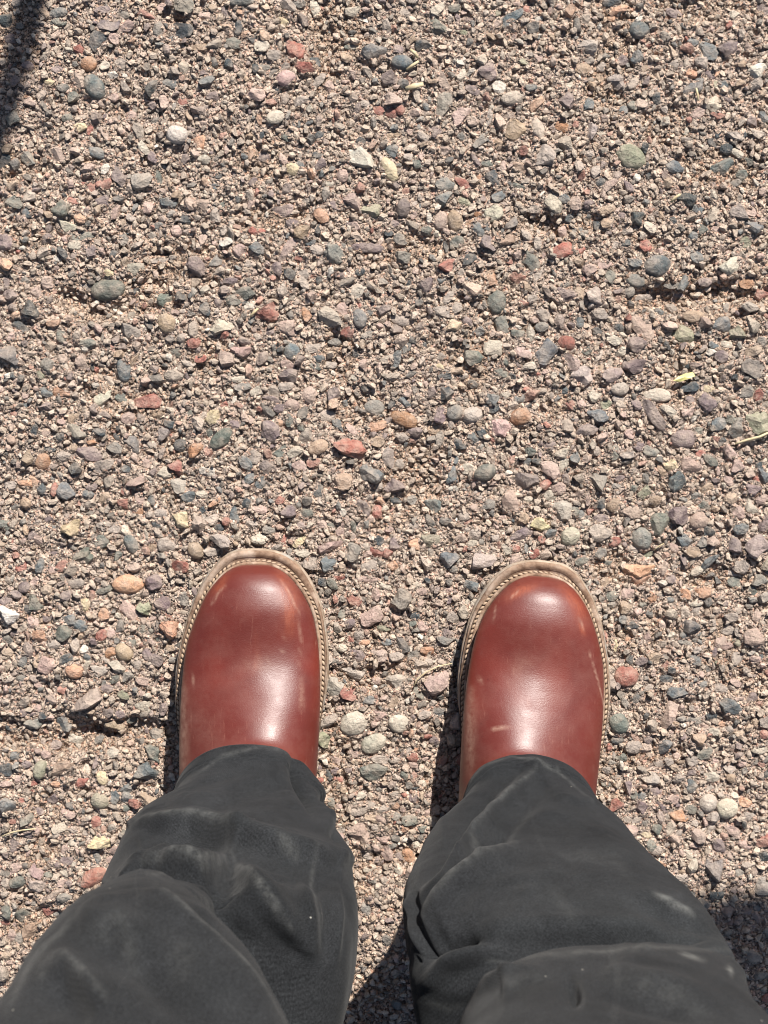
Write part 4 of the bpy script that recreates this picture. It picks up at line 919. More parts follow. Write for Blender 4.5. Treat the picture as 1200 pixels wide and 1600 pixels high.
def make_boot(tip, rot_cw, mirror, label, scuffs, dusts):
    """tip = sole tip in photo pixels, at the height of the sole"""
    boot_rows = []
    up = np.array(UPPER, float); tp = np.array(TOP, float)
    # ---- upper as rings fanned from the toe over the instep up the shaft
    rings = []
    NR, NC = 150, 96
    uu = np.linspace(0, 1, 90)
    dd = 11.0 + (133 - 11.0) * (0.5 * uu ** 2.2 + 0.5 * uu ** 1.2)
    xl = cr(up[:, 0], up[:, 1], dd); xr = cr(up[:, 0], up[:, 2], dd); zt = cr(tp[:, 0], tp[:, 1], dd)
    th = np.linspace(0, 2 * math.pi, NC, endpoint=False)
    bot = 24 + np.where(dd < 60, 8 * ((60 - dd) / 60) ** 2, 0)

    def ring(P_, Q_, w_l, w_r, e, sq):
        # P_ front/top point, Q_ bottom/back point, in (d, z)
        c = np.cos(th); s = np.sin(th)
        ex = np.sign(s) * np.abs(s) ** e; ez = np.sign(c) * np.abs(c) ** sq
        mid = (np.array(P_) + np.array(Q_)) / 2; hv = (np.array(P_) - np.array(Q_)) / 2
        d = mid[0] + hv[0] * ez; z = mid[1] + hv[1] * ez
        xm = (w_l + w_r) / 2; hw = (w_r - w_l) / 2
        return np.stack([xm + hw * ex, -d, z], 1)

    for i in range(len(dd)):
        d = dd[i]; top = np.array((d, zt[i]))
        t = np.clip((d - 70) / 63.0, 0, 1)
        # bottom/back point runs to the heel as the ring fans
        back = np.array((d + 115 * t ** 1.5, bot[i]))
        k = np.clip((d - 40) / 60, 0, 1)
        w1, w2 = xl[i], xr[i]
        rr_ = ring(top, back, w1, w2, 0.99, 0.97 + 0.10 * k)
        # fuller low down, as a real last is: push the widest line below the middle
        h = (rr_[:, 2] - bot[i]) / max(zt[i] - bot[i], 1e-3)
        s_ = 1 - (1 - np.clip(1 - np.abs(h), 0, 1)) * 0.0
        low = np.clip(1 - h / 0.5, 0, 1)
        xm = (w1 + w2) / 2; hw = (w2 - w1) / 2
        q = (rr_[:, 0] - xm) / max(hw, 1e-3)
        q2 = np.sign(q) * np.abs(q) ** (1 - 0.75 * low * (1 - t))
        rr_[:, 0] = xm + hw * q2 + 11 * smoothstep(np.clip((d - 60) / 45, 0, 1)) * np.clip((h - .35) / .65, 0, 1) ** 1.5
        rings.append(rr_)
    # shaft
    last = rings[-1]
    us = np.linspace(0, 1, 60)[1:]
    Pd = 133 + 27 * (1 - (1 - us) ** 1.8); Pz = 85.5 + 115 * us
    Qd = 248 + 42 * np.sin(np.clip(us * 1.6, 0, 1) * math.pi / 2) - 14 * us; Qz = 24 + (200 - 24) * us ** 0.9
    x0l, x0r = xl[-1], xr[-1]
    for u, pd, pz, qd, qz in zip(us, Pd, Pz, Qd, Qz):
        s_ = smoothstep(min(1, u * 1.5))
        wl = x0l * (1 - s_) + -46.5 * s_; wr = x0r * (1 - s_) + 44 * s_
        rg = ring((pd, pz), (qd, qz), wl, wr, 0.99, 1.07 - .07 * s_)
        rg[:, 0] += 11 * (1 - s_) * np.clip(((np.cos(th) + 1) / 2 - .35) / .65, 0, 1) ** 1.5
        rings.append(rg)
    V = np.concatenate(rings) * 0.001
    NRr = len(rings)
    # smooth along the length to take out the seam between vamp and shaft
    G_ = V.reshape(NRr, NC, 3)
    for _ in range(10):
        G_[40:-1] = 0.25 * G_[39:-2] + 0.5 * G_[40:-1] + 0.25 * G_[41:]
    # fine flex creases over the ball of the foot
    dcr = -G_[..., 1] * 1000
    nz = fbm(G_ * np.array([18, 160, 60]) + 3, 1.0, 3)
    env = np.exp(-((dcr - 98) / 16) ** 2)
    G_[..., 2] += 0.00010 * nz * env
    G_[..., 2] += 0.0011 * fbm(G_ + 4.4, 22, 2) * np.clip((dcr - 16) / 30, 0, 1)
    V = G_.reshape(-1, 3)
    f = grid_faces(NRr, NC, True)
    if mirror: V = V * (-1, 1, 1); f = f[:, ::-1]
    a = -R(rot_cw); c, s = math.cos(a), math.sin(a)
    RM = np.array([[c, -s, 0], [s, c, 0], [0, 0, 1]])
    TX, TY = P(tip[0], tip[1], 0.03)
    to_w = lambda v: (v * ((-1, 1, 1) if False else (1, 1, 1))) @ RM.T + (TX, TY, 0)
    tipx = 0.0037 * (-1 if mirror else 1)
    off = np.array((-tipx, 0, 0))
    W = to_w(V + off)
    # project to find where the photo's wear marks lie
    pr = np.stack([600 + W[:, 0] * F / (CAM_H - W[:, 2]), 800 - W[:, 1] * F / (CAM_H - W[:, 2])], 1)
    sc = np.zeros(len(W)); du = np.zeros(len(W))
    for line, wd, amt in scuffs:
        dist, al, _ = polydist(pr, line); sc = np.maximum(sc, amt * np.exp(-(dist / wd) ** 2) * np.sin(math.pi * np.clip(al, .04, .96)) ** .4)
    for line, wd, amt in dusts:
        dist, al, _ = polydist(pr, line); wd = wd * (.6 if wd < 4 else 1); du = np.maximum(du, amt * np.exp(-(dist / wd) ** 2) * np.sin(math.pi * np.clip(al, .04, .96)) ** .4)
    # dust gathers low down along the welt
    lowd = np.clip(1 - (W[:, 2] - 0.028) / 0.011, 0, 1) ** 1.2 * 0.6
    du = np.maximum(du, lowd)
    tri = np.concatenate([f[:, [0, 1, 2]], f[:, [0, 2, 3]]])
    inv = np.array(person.matrix_world.inverted())
    bo = bpy.data.objects.new('boot', np_mesh('boot', W - np.array(person.location), tri, M_LEATHER, True, {'scuff': sc, 'dust': du}))
    link(bo, person); bo['label'] = label

    def sub(name, v, tr, mat, smooth=True, kind=None):
        v = v.copy()
        if mirror: v = v * (-1, 1, 1)
        w = to_w(v + off) - np.array(person.location)
        o = bpy.data.objects.new(name, np_mesh(name, w, tr[:, ::-1] if mirror else tr, mat, smooth))
        link(o, bo)
        if kind: o['kind'] = kind
        return o

    sole = loop_from(SOLE, 420); zsp = sole_z(sole)
    upl = loop_from(UPPER, 420)
    # outsole: rubber, then the pale edge, then the welt strip
    v, t = stack_mesh([(offset(sole, -.004), 0.000 + zsp * 1.0), (offset(sole, -.0012), 0.0015 + zsp), (offset(sole, -.0008), 0.010 + zsp)], False, True)
    sub('outsole', v, t, M_RUBBER)
    j = 0.00025 * fbm(np.hstack([sole * 90, np.zeros((len(sole), 1))]), 1.0, 3)
    v, t = stack_mesh([(offset(sole, -.001), 0.0098 + zsp), (offset(sole, -.0001 + j), 0.011 + zsp), (offset(sole, .0003 + j), 0.0195 + zsp),
                       (offset(sole, -.0003 + j), 0.0215 + zsp), (offset(sole, -.0018), 0.0222 + zsp), (offset(sole, -.006), 0.0222 + zsp)], True, False)
    sub('midsole', v, t, M_SOLE)
    j2 = 0.0002 * fbm(np.hstack([sole * 140, np.ones((len(sole), 1))]), 1.0, 3)
    v, t = stack_mesh([(offset(sole, -.0018 + j2), 0.0215 + zsp), (offset(sole, -.0011 + j2), 0.0236 + zsp), (offset(sole, -.0016 + j2), 0.0252 + zsp),
                       (offset(sole, -.0026), 0.0259 + zsp), (offset(sole, -.0052), 0.0258 + zsp), (offset(sole, -.0060), 0.0244 + zsp), (offset(sole, -.0090), 0.0244 + zsp)], True, False)
    sub('welt', v, t, M_WELT)
    # storm rand: raised bead hugging the upper
    def bead(lpf, zc, r, name, mat):
        th2 = np.linspace(0, 2 * math.pi, 9)[:-1]
        loops = [(offset(lpf, r * math.cos(q)), zc + r * math.sin(q)) for q in list(th2) + [0]]
        v, t = stack_mesh(loops)
        sub(name, v, t, mat)
    uz = sole_z(upl)
    bead(offset(upl, 0.0004), 0.0272 + uz, 0.0014, 'rand', M_WELT)
    v, t = stack_mesh([(offset(upl, .0010), 0.0262 + uz), (offset(upl, .0042), 0.0262 + uz)])
    sub('groove', v, t, M_GROOVE)
    # stitches around the welt, one short lump each, following the outline from waist to waist
    lp = offset(upl, .0026); zz = uz
    seg = np.linalg.norm(np.roll(lp, -1, 0) - lp, axis=1); s_ = np.concatenate([[0], np.cumsum(seg)])
    tot = s_[-1]; nst = int(tot / 0.0037)
    cx = np.append(lp[:, 0], lp[0, 0]); cy = np.append(lp[:, 1], lp[0, 1]); cz = np.append(zz, zz[0])
    st = {'v': [], 't': [], 'n': 0}
    iv, it = ICO[1]
    for k in range(nst):
        q = (k + .5) * tot / nst; q2 = (q + 0.0005) % tot
        x = np.interp(q, s_, cx); y = np.interp(q, s_, cy); z = np.interp(q, s_, cz)
        if y < -0.19: continue
        x2 = np.interp(q2, s_, cx); y2 = np.interp(q2, s_, cy)
        an = math.atan2(y2 - y, x2 - x) + 0.33
        a_, b_ = 0.0023, 0.0011
        w = iv * (a_, b_, 0.0009); ca, sa = math.cos(an), math.sin(an)
        w = np.stack([w[:, 0] * ca - w[:, 1] * sa + x, w[:, 0] * sa + w[:, 1] * ca + y, w[:, 2] + 0.0266 + z], 1)
        st['v'].append(w); st['t'].append(it + st['n']); st['n'] += len(w)
    sub('stitching', np.concatenate(st['v']), np.concatenate(st['t']), M_THREAD, True, 'stuff')
    return bo


make_boot((400, 857), 0.0, False, 'left-hand boot in the photo with orange scuffs on the inner side of its toe',
          [([(440, 900), (455, 940), (452, 985)], 12, .42), ([(400, 985), (402, 1025), (398, 1060)], 5, .10), ([(335, 925), (345, 915), (352, 900)], 6, .3)],
          [([(438, 905), (455, 930), (462, 950)], 2.2, .5), ([(330, 945), (342, 925), (352, 915)], 3, .45), ([(444, 995), (440, 1030)], 1.6, .4),
           ([(466, 950), (470, 1000), (468, 1040)], 2.5, .3), ([(300, 1050), (303, 1075)], 2.5, .35), ([(283, 1060), (285, 1220)], 9, .45),
           ([(470, 1060), (472, 1110)], 4, .3), ([(380, 1040), (430, 1035)], 12, .16), ([(310, 1100), (330, 1180)], 22, .08)])
make_boot((851, 876), 6.5, True, 'right-hand boot in the photo with a long pale scratch down its outer side',
          [([(795, 935), (815, 922), (835, 918)], 7, .45), ([(880, 920), (905, 950), (912, 975)], 10, .35), ([(905, 970), (912, 990)], 4, .5)],
          [([(918, 1010), (935, 1065), (948, 1120)], 1.7, .65), ([(905, 965), (912, 985)], 2.2, .6), ([(770, 975), (775, 945)], 2, .4), ([(767, 1140), (795, 1136)], 3.2, .55),
           ([(748, 1060), (752, 1065)], 4, .4), ([(735, 1080), (733, 1210)], 8, .5), ([(797, 935), (812, 922)], 2, .5), ([(830, 1030), (800, 1060)], 16, .12)])


# ------------------------------------------------------------------ trousers
def leg(stations, strokes, streaks, seed, knee_e, nr=370, nc=330):
    """stations: z, left px, right px, widest py, front py, depth behind (m)"""
    S = np.array(stations, float)
    z = S[:, 0]; sc_ = (CAM_H - z) / F
    xl = (S[:, 1] - 600) * sc_; xr = (S[:, 2] - 600) * sc_; yc = (800 - S[:, 3]) * sc_; yf = (800 - S[:, 4]) * sc_
    tab = np.stack([z, xl, xr, yc, yf - yc, S[:, 5]], 1)
    par = np.arange(len(z), dtype=float)
    q = np.linspace(0, par[-1], nr)
    T = cr(par, tab, q)
    # soften between stations
    for _ in range(8):
        T[1:-1] = (T[:-2] + 2 * T[1:-1] + T[2:]) / 4
    th = np.linspace(0, 2 * math.pi, nc, endpoint=False)
    c, s = np.cos(th), np.sin(th)
    e = (0.86 + (knee_e - 0.86) * smoothstep(np.clip((T[:, 0] - 0.37) / 0.04, 0, 1)))[:, None]
    s = s[None, :]
    ex = np.sign(s) * np.abs(s) ** e; ey = np.sign(c) * np.abs(c) ** 0.95
    X = ((T[:, 1] + T[:, 2]) / 2)[:, None] + ((T[:, 2] - T[:, 1]) / 2)[:, None] * ex
    dep = np.where(c[None, :] > 0, T[:, 4][:, None], T[:, 5][:, None])
    Y = T[:, 3][:, None] + dep * ey[None, :]
    Z = np.repeat(T[:, 0][:, None], nc, 1)
    # hem dips at the sides and back
    hem = np.exp(-((q / 0.5) ** 2))[:, None]
    Z = Z - hem * 0.012 * (1 - c[None, :]) / 2
    G = np.stack([X, Y, Z], -1)

    def normals(G):
        du = np.roll(G, -1, 1) - np.roll(G, 1, 1); dv = np.gradient(G, axis=0)
        n = np.cross(du, dv); n /= np.linalg.norm(n, axis=-1, keepdims=True) + 1e-9
        ctr = G.mean(1, keepdims=True); sg = np.sign(np.sum(n * (G - ctr), -1).mean())
        return n * sg

    n = normals(G)
    A = (q / par[-1])[:, None]
    # soft general rumpling of the cloth
    up = smoothstep(np.clip(q / 1.2, 0, 1))[:, None]
    G = G + n * ((0.0022 * fbm(G * np.array([1, 1, 1.3]) + seed, 11, 2) + 0.00035 * fbm(G * np.array([1, 1, 1.6]) + seed + 5, 60, 3)) * up)[..., None]
    ridg = 1 - np.abs(fbm(G * np.array([1.0, 1.0, 2.0]) + seed + 11, 26, 2))
    G = G + n * (0.0 * (np.clip(ridg, 0, 1) ** 3) * up)[..., None]
    # the folds seen in the photo
    n = normals(G)
    W = G.reshape(-1, 3)
    pr = np.stack([600 + W[:, 0] * F / (CAM_H - W[:, 2]), 800 - W[:, 1] * F / (CAM_H - W[:, 2])], 1)
    view = np.array([0, 0, CAM_H]) - W; view /= np.linalg.norm(view, axis=1)[:, None]
    nf = n.reshape(-1, 3)
    face = np.clip(np.sum(nf * view, 1) * 2.2 + 0.35, 0, 1) * (W[:, 1] > (T[:, 3].min() - .2))
    front = np.repeat((c[None, :] > -0.35), nr, 0).ravel()
    disp = np.zeros(len(W)); dust = np.zeros(len(W))
    for line, wd, amp, zlo, zhi in strokes:
        m = (W[:, 2] >= zlo) & (W[:, 2] <= zhi) & front
        dist, al, sd = polydist(pr[m], line)
        if isinstance(wd, tuple): w_ = np.where(sd > 0, wd[0], wd[1])
        else: w_ = wd
        env = np.sin(math.pi * np.clip(al, 0.02, 0.98)) ** 0.45
        disp[m] += amp * 0.0016 * env * np.exp(-(dist / w_) ** 2)
    # small creases running between the big folds
    rc = np.random.default_rng(int(seed * 10))
    xa, xb = pr[front, 0].min(), pr[front, 0].max()
    for k in range(34):
        zc = rc.uniform(.13, .37) if k < 24 else rc.uniform(.40, .52)
        m0 = np.abs(W[:, 2] - zc) < .01
        cand = np.flatnonzero(m0 & front & (nf[:, 2] > -.2) & (nf[:, 1] > .25))
        if not len(cand): continue
        p0 = pr[cand[rc.integers(len(cand))]]; an = rc.normal(0.15, 0.75); L_ = rc.uniform(25, 80)
        bend = rc.normal(0, .25)
        line = [p0 + np.array((math.cos(an + bend * t), math.sin(an + bend * t))) * L_ * t for t in (-1, -.5, 0, .5, 1)]
        m = (W[:, 2] > (.385 if zc > .385 else 0)) & (W[:, 2] <= (.385 if zc < .385 else 9)) & front
        dist, al, sd = polydist(pr[m], line)
        w_ = np.where(sd > 0, 4.5, 13.0)
        disp[m] += rc.uniform(.8, 2.3) * 0.001 * np.sin(math.pi * np.clip(al, 0, 1)) * np.exp(-(dist / w_) ** 2)
    for line, wd, amt, zlo, zhi in streaks:
        m = (W[:, 2] >= zlo) & (W[:, 2] <= zhi) & front
        dist, al, _ = polydist(pr[m], line)
        dust[m] = np.maximum(dust[m], (.85 if wd < 9 else .42) * amt * np.exp(-(dist / (wd * .65)) ** 2) * np.sin(math.pi * np.clip(al, .03, .97)) ** .5)
    D2 = (disp * face).reshape(nr, nc)
    for _ in range(1):
        D2 = (np.roll(D2, 1, 1) + 2 * D2 + np.roll(D2, -1, 1)) / 4
        D2[1:-1] = (D2[:-2] + 2 * D2[1:-1] + D2[2:]) / 4
    W = W + nf * D2.ravel()[:, None]
    G = W.reshape(nr, nc, 3)
    for _ in range(2):
        G[1:-1] = 0.25 * G[:-2] + 0.5 * G[1:-1] + 0.25 * G[2:]
    # hem turned inwards: thickness at the opening
    n = normals(G)
    inner = [G[0] - n[0] * 0.0012 + (0, 0, -0.0004), G[0] - n[0] * 0.0026 + (0, 0, 0.0006), G[6] - n[6] * 0.0030, G[23] - n[23] * 0.0035]
    # rolled cuff edge and its stitched line
    arc0 = np.concatenate([[0], np.cumsum(np.linalg.norm(np.diff(G[:, 0], axis=0), axis=1))])
    for r in range(0, 46):
        q_ = arc0[r]; t = 1 - smoothstep(np.clip((q_ - .014) / .0025, 0, 1))
        G[r] = G[r] + n[r] * (0.0012 * t + 0.0005 * math.exp(-((q_ - .001) / .0015) ** 2) - 0.0012 * math.exp(-((q_ - .013) / .0010) ** 2))
    allr = np.concatenate([np.array(inner[::-1]), G])
    arc = np.concatenate([[0], np.cumsum(np.linalg.norm(np.diff(allr[:, 0], axis=0), axis=1))])
    circ = np.linalg.norm(np.diff(allr[115], axis=0), axis=1).mean() * nc
    UV = np.stack([np.repeat((th / (2 * math.pi) * circ)[None], len(allr), 0), np.repeat(arc[:, None], nc, 1)], -1).reshape(-1, 2)
    d = np.concatenate([np.zeros(4 * nc), dust])
    f = grid_faces(len(allr), nc, True)
    return allr.reshape(-1, 3), np.concatenate([f[:, [0, 1, 2]], f[:, [0, 2, 3]]]), UV, d


L_ST = [  # z, left, right, widest y, front y, depth behind
    (.112, 272, 499, 1262, 1166, .085), (.135, 262, 502, 1268, 1194, .088), (.160, 212, 517, 1285, 1228, .092), (.19, 196, 528, 1310, 1254, .095), (.24, 172, 551, 1362, 1292, .10),
    (.29, 150, 560, 1415, 1328, .10), (.335, 142, 549, 1475, 1362, .10), (.365, 140, 514, 1530, 1385, .11),
    (.392, 175, 330, 1425, 1378, .13), (.42, 150, 318, 1455, 1369, .14), (.45, 92, 340, 1492, 1370, .14), (.49, 36, 388, 1550, 1388, .15), (.53, -8, 438, 1620, 1430, .15),
    (.62, -170, 520, 1830, 1600, .16), (.75, -400, 560, 2350, 1980, .14), (.90, -690, 562, 3610, 2776, .11)]
R_ST = [
    (.112, 719, 937, 1302, 1184, .085), (.135, 706, 952, 1308, 1212, .088), (.160, 678, 982, 1312, 1240, .092), (.19, 656, 1008, 1338, 1268, .095), (.24, 636, 1052, 1384, 1308, .10),
    (.29, 631, 1092, 1430, 1348, .10), (.335, 637, 1128, 1474, 1392, .10), (.365, 650, 1146, 1510, 1425, .11),
    (.392, 800, 1120, 1515, 1482, .13), (.42, 790, 1160, 1530, 1471, .14), (.45, 755, 1172, 1570, 1474, .14), (.49, 720, 1196, 1630, 1490, .15), (.53, 700, 1240, 1690, 1530, .15),
    (.62, 640, 1300, 1850, 1650, .16), (.75, 600, 1560, 2350, 2000, .14), (.90, 625, 1890, 3610, 2776, .11)]
LO, HI = .385, .385
# a fold: polyline in the photo, width (below/left of the line's direction, above/right), height in mm, lowest and highest z it works on
L_STROKES = [
    ([(272, 1262), (350, 1236), (430, 1217)], (10, 14), 2.2, 0, .30), ([(290, 1275), (350, 1256), (430, 1236)], 12, -2.2, 0, .30),
    ([(208, 1292), (300, 1293), (365, 1312), (450, 1334), (545, 1350)], (5, 22), 8.5, 0, .36), ([(215, 1322), (300, 1320), (365, 1340), (450, 1364), (535, 1380)], 18, -5.0, 0, .36),
    ([(190, 1392), (225, 1370), (270, 1367), (318, 1371), (345, 1352), (368, 1328)], (5, 20), 12, 0, .39), ([(258, 1404), (295, 1425), (328, 1410), (350, 1378)], 22, -24, 0, .39),
    ([(364, 1330), (392, 1390), (430, 1440), (465, 1480)], (6, 30), 7, 0, .39), ([(335, 1420), (370, 1465), (400, 1500)], 30, -4, 0, .39),
    ([(472, 1360), (482, 1430), (488, 1500)], (8, 10), 3, 0, .5), ([(500, 1370), (512, 1430), (505, 1500)], 8, -2.5, 0, .5), ([(525, 1370), (530, 1430), (520, 1520)], 6, 2.0, 0, .5),
    ([(455, 1185), (466, 1225), (492, 1272)], 7, -6.0, 0, .25), ([(494, 1225), (512, 1262), (520, 1290)], 9, 6.0, 0, .25), ([(522, 1290), (526, 1306), (530, 1318)], 8, -4.0, 0, .25), ([(430, 1180), (440, 1222), (468, 1275)], 10, 2.0, 0, .2),
    ([(75, 1500), (110, 1500), (165, 1560)], (20, 9), 5, .39, .8), ([(60, 1560), (100, 1548), (140, 1590)], 22, -6, .39, .8),
    ([(230, 1376), (300, 1448), (380, 1528), (440, 1600)], (40, 6), 5, .39, .8), ([(150, 1470), (220, 1500), (300, 1580)], 28, -5, .39, .8),
    ([(120, 1440), (180, 1440), (240, 1480)], 22, 4, .39, .8)]
R_STROKES = [
    ([(715, 1250), (757, 1212), (800, 1200), (850, 1204)], (4, 20), -3.0, 0, .3), ([(845, 1204), (780, 1264), (732, 1320), (700, 1375), (650, 1418)], (20, 5), 9, 0, .36),
    ([(812, 1205), (748, 1270), (705, 1322), (668, 1368)], 16, -6, 0, .36), ([(880, 1240), (815, 1300), (770, 1345)], 22, -4, 0, .36),
    ([(820, 1318), (755, 1356), (716, 1385), (656, 1442)], (26, 5), 10, 0, .37), ([(790, 1300), (735, 1340), (690, 1385)], 13, -6, 0, .37),
    ([(645, 1510), (690, 1472), (745, 1448)], 20, -20, 0, .39), ([(760, 1470), (700, 1490), (664, 1535), (655, 1590)], (45, 6), 12, 0, .39),
    ([(645, 1400), (650, 1450), (655, 1510)], 5, 3.0, 0, .39), ([(658, 1400), (664, 1450), (672, 1490)], 6, -4, 0, .39),
    ([(1000, 1385), (1040, 1408), (1100, 1436)], (22, 7), 4, 0, .39), ([(985, 1425), (1040, 1445), (1090, 1465)], 14, -3, 0, .39),
    ([(880, 1290), (896, 1335), (888, 1375)], 14, -3.0, 0, .39), ([(925, 1270), (985, 1345), (1040, 1400)], 20, 3, 0, .39),
    ([(760, 1560), (850, 1505), (940, 1466), (1040, 1450), (1130, 1445)], 22, -9, 0, .39),
    ([(890, 1530), (904, 1566)], 8, -8, .39, .8), ([(870, 1530), (884, 1570)], 12, 3, .39, .8),
    ([(790, 1560), (850, 1520), (930, 1500)], (30, 8), 4, .39, .8), ([(970, 1515), (1050, 1530), (1120, 1560)], (9, 22), 6, .39, .8), ([(940, 1545), (1040, 1562), (1110, 1590)], 18, -6, .39, .8),
    ([(1080, 1490), (1135, 1500), (1150, 1540)], 9, 4, .39, .8)]
L_STREAKS = [([(228, 1372), (270, 1368), (318, 1372), (345, 1352), (362, 1332)], 3, .35, 0, 1), ([(215, 1286), (300, 1291), (365, 1312)], 5, .35, 0, 1),
             ([(430, 1330), (465, 1343)], 4, .25, 0, 1), ([(75, 1510), (105, 1502), (150, 1545), (165, 1560)], 9, .7, 0, 1), ([(60, 1530), (75, 1500)], 10, .4, 0, 1),
             ([(364, 1336), (395, 1395), (450, 1458)], 4, .4, 0, 1), ([(240, 1392), (300, 1450), (380, 1530), (440, 1600)], 7, .35, 0, 1), ([(130, 1460), (190, 1450), (215, 1500)], 22, .25, 0, 1),
             ([(490, 1340), (492, 1400), (500, 1480)], 6, .25, 0, 1), ([(285, 1225), (350, 1182), (410, 1168), (470, 1185)], 5, .22, 0, .2), ([(270, 1480), (300, 1530)], 25, .2, 0, 1), ([(10, 1580), (50, 1500), (130, 1425)], 8, .35, 0, 1)]
R_STROKES = [
    ([(712, 1246), (757, 1212), (800, 1198), (850, 1200)], (5, 12), 2.6, 0, .3), ([(837, 1206), (776, 1264), (732, 1320), (700, 1380), (652, 1418)], (14, 7), 6.5, 0, .5),
    ([(812, 1215), (752, 1270), (712, 1322), (680, 1368)], 13, -3.5, 0, .5), ([(860, 1215), (800, 1285), (760, 1340)], 16, -2.5, 0, .5),
    ([(804, 1322), (750, 1360), (716, 1385), (662, 1436)], (7, 16), 8, 0, .5), ([(790, 1300), (735, 1345)], 10, -4, 0, .5),
    ([(648, 1500), (690, 1470), (745, 1452)], 17, -13, .2, .55), ([(690, 1468), (722, 1456)], 10, -8, .2, .55),
    ([(752, 1474), (690, 1497), (662, 1545)], (6, 25), 9, .25, .6), ([(640, 1400), (645, 1450), (652, 1510)], 5, 2.5, .1, .6), ([(652, 1400), (657, 1450), (664, 1500)], 5, -3, .1, .6),
    ([(1000, 1392), (1040, 1410), (1092, 1432)], 8, 2.5, .1, .5), ([(985, 1410), (1040, 1430), (1090, 1452)], 10, -2, .1, .5),
    ([(870, 1300), (890, 1335), (885, 1365)], 12, -1.8, .1, .5), ([(760, 1470), (900, 1462), (1020, 1456), (1120, 1450)], 14, -4.5, .2, .6),
    ([(700, 1508), (760, 1496), (850, 1490), (1130, 1445)], 22, -5, 0, .39), ([(890, 1528), (900, 1566)], 8, -6, .3, .8),
    ([(700, 1560), (760, 1535), (850, 1520)], 12, 4, .3, .8), ([(960, 1525), (1050, 1545), (1110, 1560)], 16, 4, .3, .8), ([(940, 1550), (1040, 1572), (1110, 1590)], 14, -4, .3, .8),
    ([(900, 1255), (960, 1320), (1010, 1375)], 18, 1.8, 0, .5)]
R_STREAKS = [([(837, 1206), (776, 1264), (732, 1320)], 5, .35, 0, 1), ([(804, 1322), (750, 1360), (716, 1385), (662, 1436)], 8, .45, 0, 1), ([(740, 1300), (745, 1345)], 9, .35, 0, 1),
             ([(1018, 1402), (1050, 1418), (1085, 1430)], 4, .6, 0, 1), ([(760, 1500), (900, 1488), (1050, 1482), (1150, 1484)], 7, .3, 0, 1), ([(1060, 1488), (1100, 1502)], 6, .8, 0, 1),
             ([(1135, 1512), (1142, 1525)], 5, .9, 0, 1), ([(870, 1330), (960, 1345), (990, 1385)], 14, .16, 0, 1), ([(660, 1560), (700, 1575), (760, 1550)], 10, .35, 0, 1),
             ([(735, 1580), (790, 1545), (860, 1530)], 12, .3, 0, 1), ([(715, 1240), (757, 1205), (800, 1190), (870, 1203), (925, 1255)], 4, .3, 0, .25), ([(950, 1530), (1060, 1560), (1120, 1590)], 14, .25, 0, 1), ([(860, 1385), (900, 1440)], 14, .14, 0, 1)]
parts = [leg(L_ST, L_STROKES, L_STREAKS, 2.0, 1.12), leg(R_ST, R_STROKES, R_STREAKS, 17.0, 0.80)]
# hips and waist above and behind the camera's view
th = np.linspace(0, 2 * math.pi, 60, endpoint=False)
hv = []
for zz, a, b, yy in ((.79, .188, .128, -.358), (.84, .192, .138, -.36), (.90, .188, .138, -.36), (.98, .178, .125, -.357), (1.05, .165, .115, -.355), (1.05, .155, .105, -.355), (.98, .160, .112, -.355)):
    hv.append(np.stack([np.cos(th) * a, yy + np.sin(th) * b, np.full(60, zz)], 1))
hf = grid_faces(len(hv), 60, True); hv = np.concatenate(hv)
parts.append((hv, np.concatenate([hf[:, [0, 1, 2]], hf[:, [0, 2, 3]]]), hv[:, [0, 2]], np.zeros(len(hv))))
VV, FF, UU, DD = [], [], [], []; n0 = 0
for v, f, u, d in parts:
    VV.append(v); FF.append(f + n0); UU.append(u); DD.append(d); n0 += len(v)
tro = bpy.data.objects.new('trousers', np_mesh('trousers', np.concatenate(VV) - np.array(person.location), np.concatenate(FF), M_FABRIC, True,
                                               {'dust': np.concatenate(DD)}, np.concatenate(UU)))
link(tro, person)
tro['label'] = 'rumpled charcoal cotton trousers with pale dusty fold lines'

# ------------------------------------------------------------------ unseen treelike shade caster, added to throw shadows on two corners
shade_caster = bpy.data.objects.new('shade_caster', None); shade_caster.location = (1.35, 2.15, 0); link(shade_caster)
tag(shade_caster, 'added treelike shade caster beyond the frame, its limbs shading two corners', 'shade_caster')
TL = np.array(shade_caster.location)


def sh(px, py, z):       # the point at height z whose shadow falls on this photo pixel
    x, y = P(px, py); return (x + z * SUN.x / SUN.z, y + z * SUN.y / SUN.z, z)


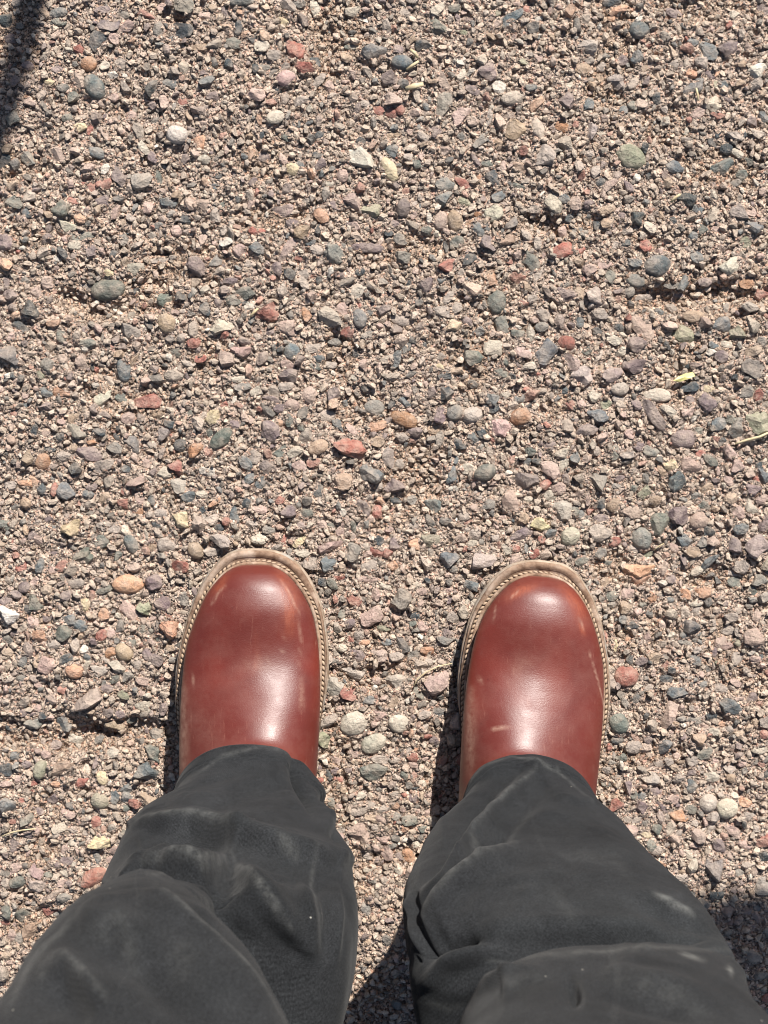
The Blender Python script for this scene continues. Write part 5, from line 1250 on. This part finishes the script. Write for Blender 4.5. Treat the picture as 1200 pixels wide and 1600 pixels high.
tv, tf = tube([(1.35, 2.15, 0), (1.33, 2.13, .6), (1.36, 2.12, 1.3), (1.30, 2.1, 2.1), (1.33, 2.05, 2.9)], [.075, .06, .052, .04, .02], 14)
link(bpy.data.objects.new('trunk', np_mesh('trunk', tv - TL, tf, M_BARK)), shade_caster)
z1 = 0.85
br = [(1.36, 2.12, 1.3), (0.8, 2.15, 1.45), sh(120, -700, z1), sh(75, -220, z1), sh(48, 0, z1), sh(28, 90, z1), sh(5, 180, z1), sh(-25, 280, z1), sh(-90, 420, z1)]
tv, tf = tube(br, [.03, .026, .02, .014, .0125, .012, .010, .008, .004], 10)
link(bpy.data.objects.new('limb', np_mesh('limb', tv - TL, tf, M_BARK)), shade_caster)
z2 = 0.95
br = [(1.36, 2.12, 1.4), (1.3, 1.75, 1.55), sh(2000, 200, z2), sh(1750, 900, z2), sh(1500, 1350, z2), sh(1210, 1560, z2), sh(1130, 1620, z2)]
tv, tf = tube(br, [.035, .03, .028, .028, .035, .055, .05], 12)
link(bpy.data.objects.new('limb', np_mesh('limb', tv - TL, tf, M_BARK)), shade_caster)
# leaf clump at its end, added to fill out one corner shadow
lv, lf = [], []; n0 = 0
r5 = np.random.default_rng(5)
for k in range(420):
    while True:
        o = r5.uniform(-1, 1, 2)
        if o @ o < 1: break
    px, py = 1215 + o[0] * 165, 1640 + o[1] * 205 + 0.25 * o[0] * 60
    c = np.array(sh(px, py, z2 + r5.uniform(-.06, .06)))
    l = r5.uniform(.022, .036); w = l * .45
    m = np.array(Euler(tuple(r5.uniform(-.6, .6, 2)) + (r5.uniform(0, 6.28),)).to_matrix())
    q = np.array([(-l, 0, 0), (-l * .3, w, .002), (l * .4, w * .8, .002), (l, 0, 0), (l * .4, -w * .8, .002), (-l * .3, -w, .002)]) @ m.T + c
    lv.append(q); lf.append(np.array([(0, 1, 5), (1, 2, 4), (1, 4, 5), (2, 3, 4)]) + n0); n0 += 6
cl = link(bpy.data.objects.new('foliage', np_mesh('foliage', np.concatenate(lv) - TL, np.concatenate(lf), M_GREEN, False)), shade_caster)
cl['kind'] = 'stuff'
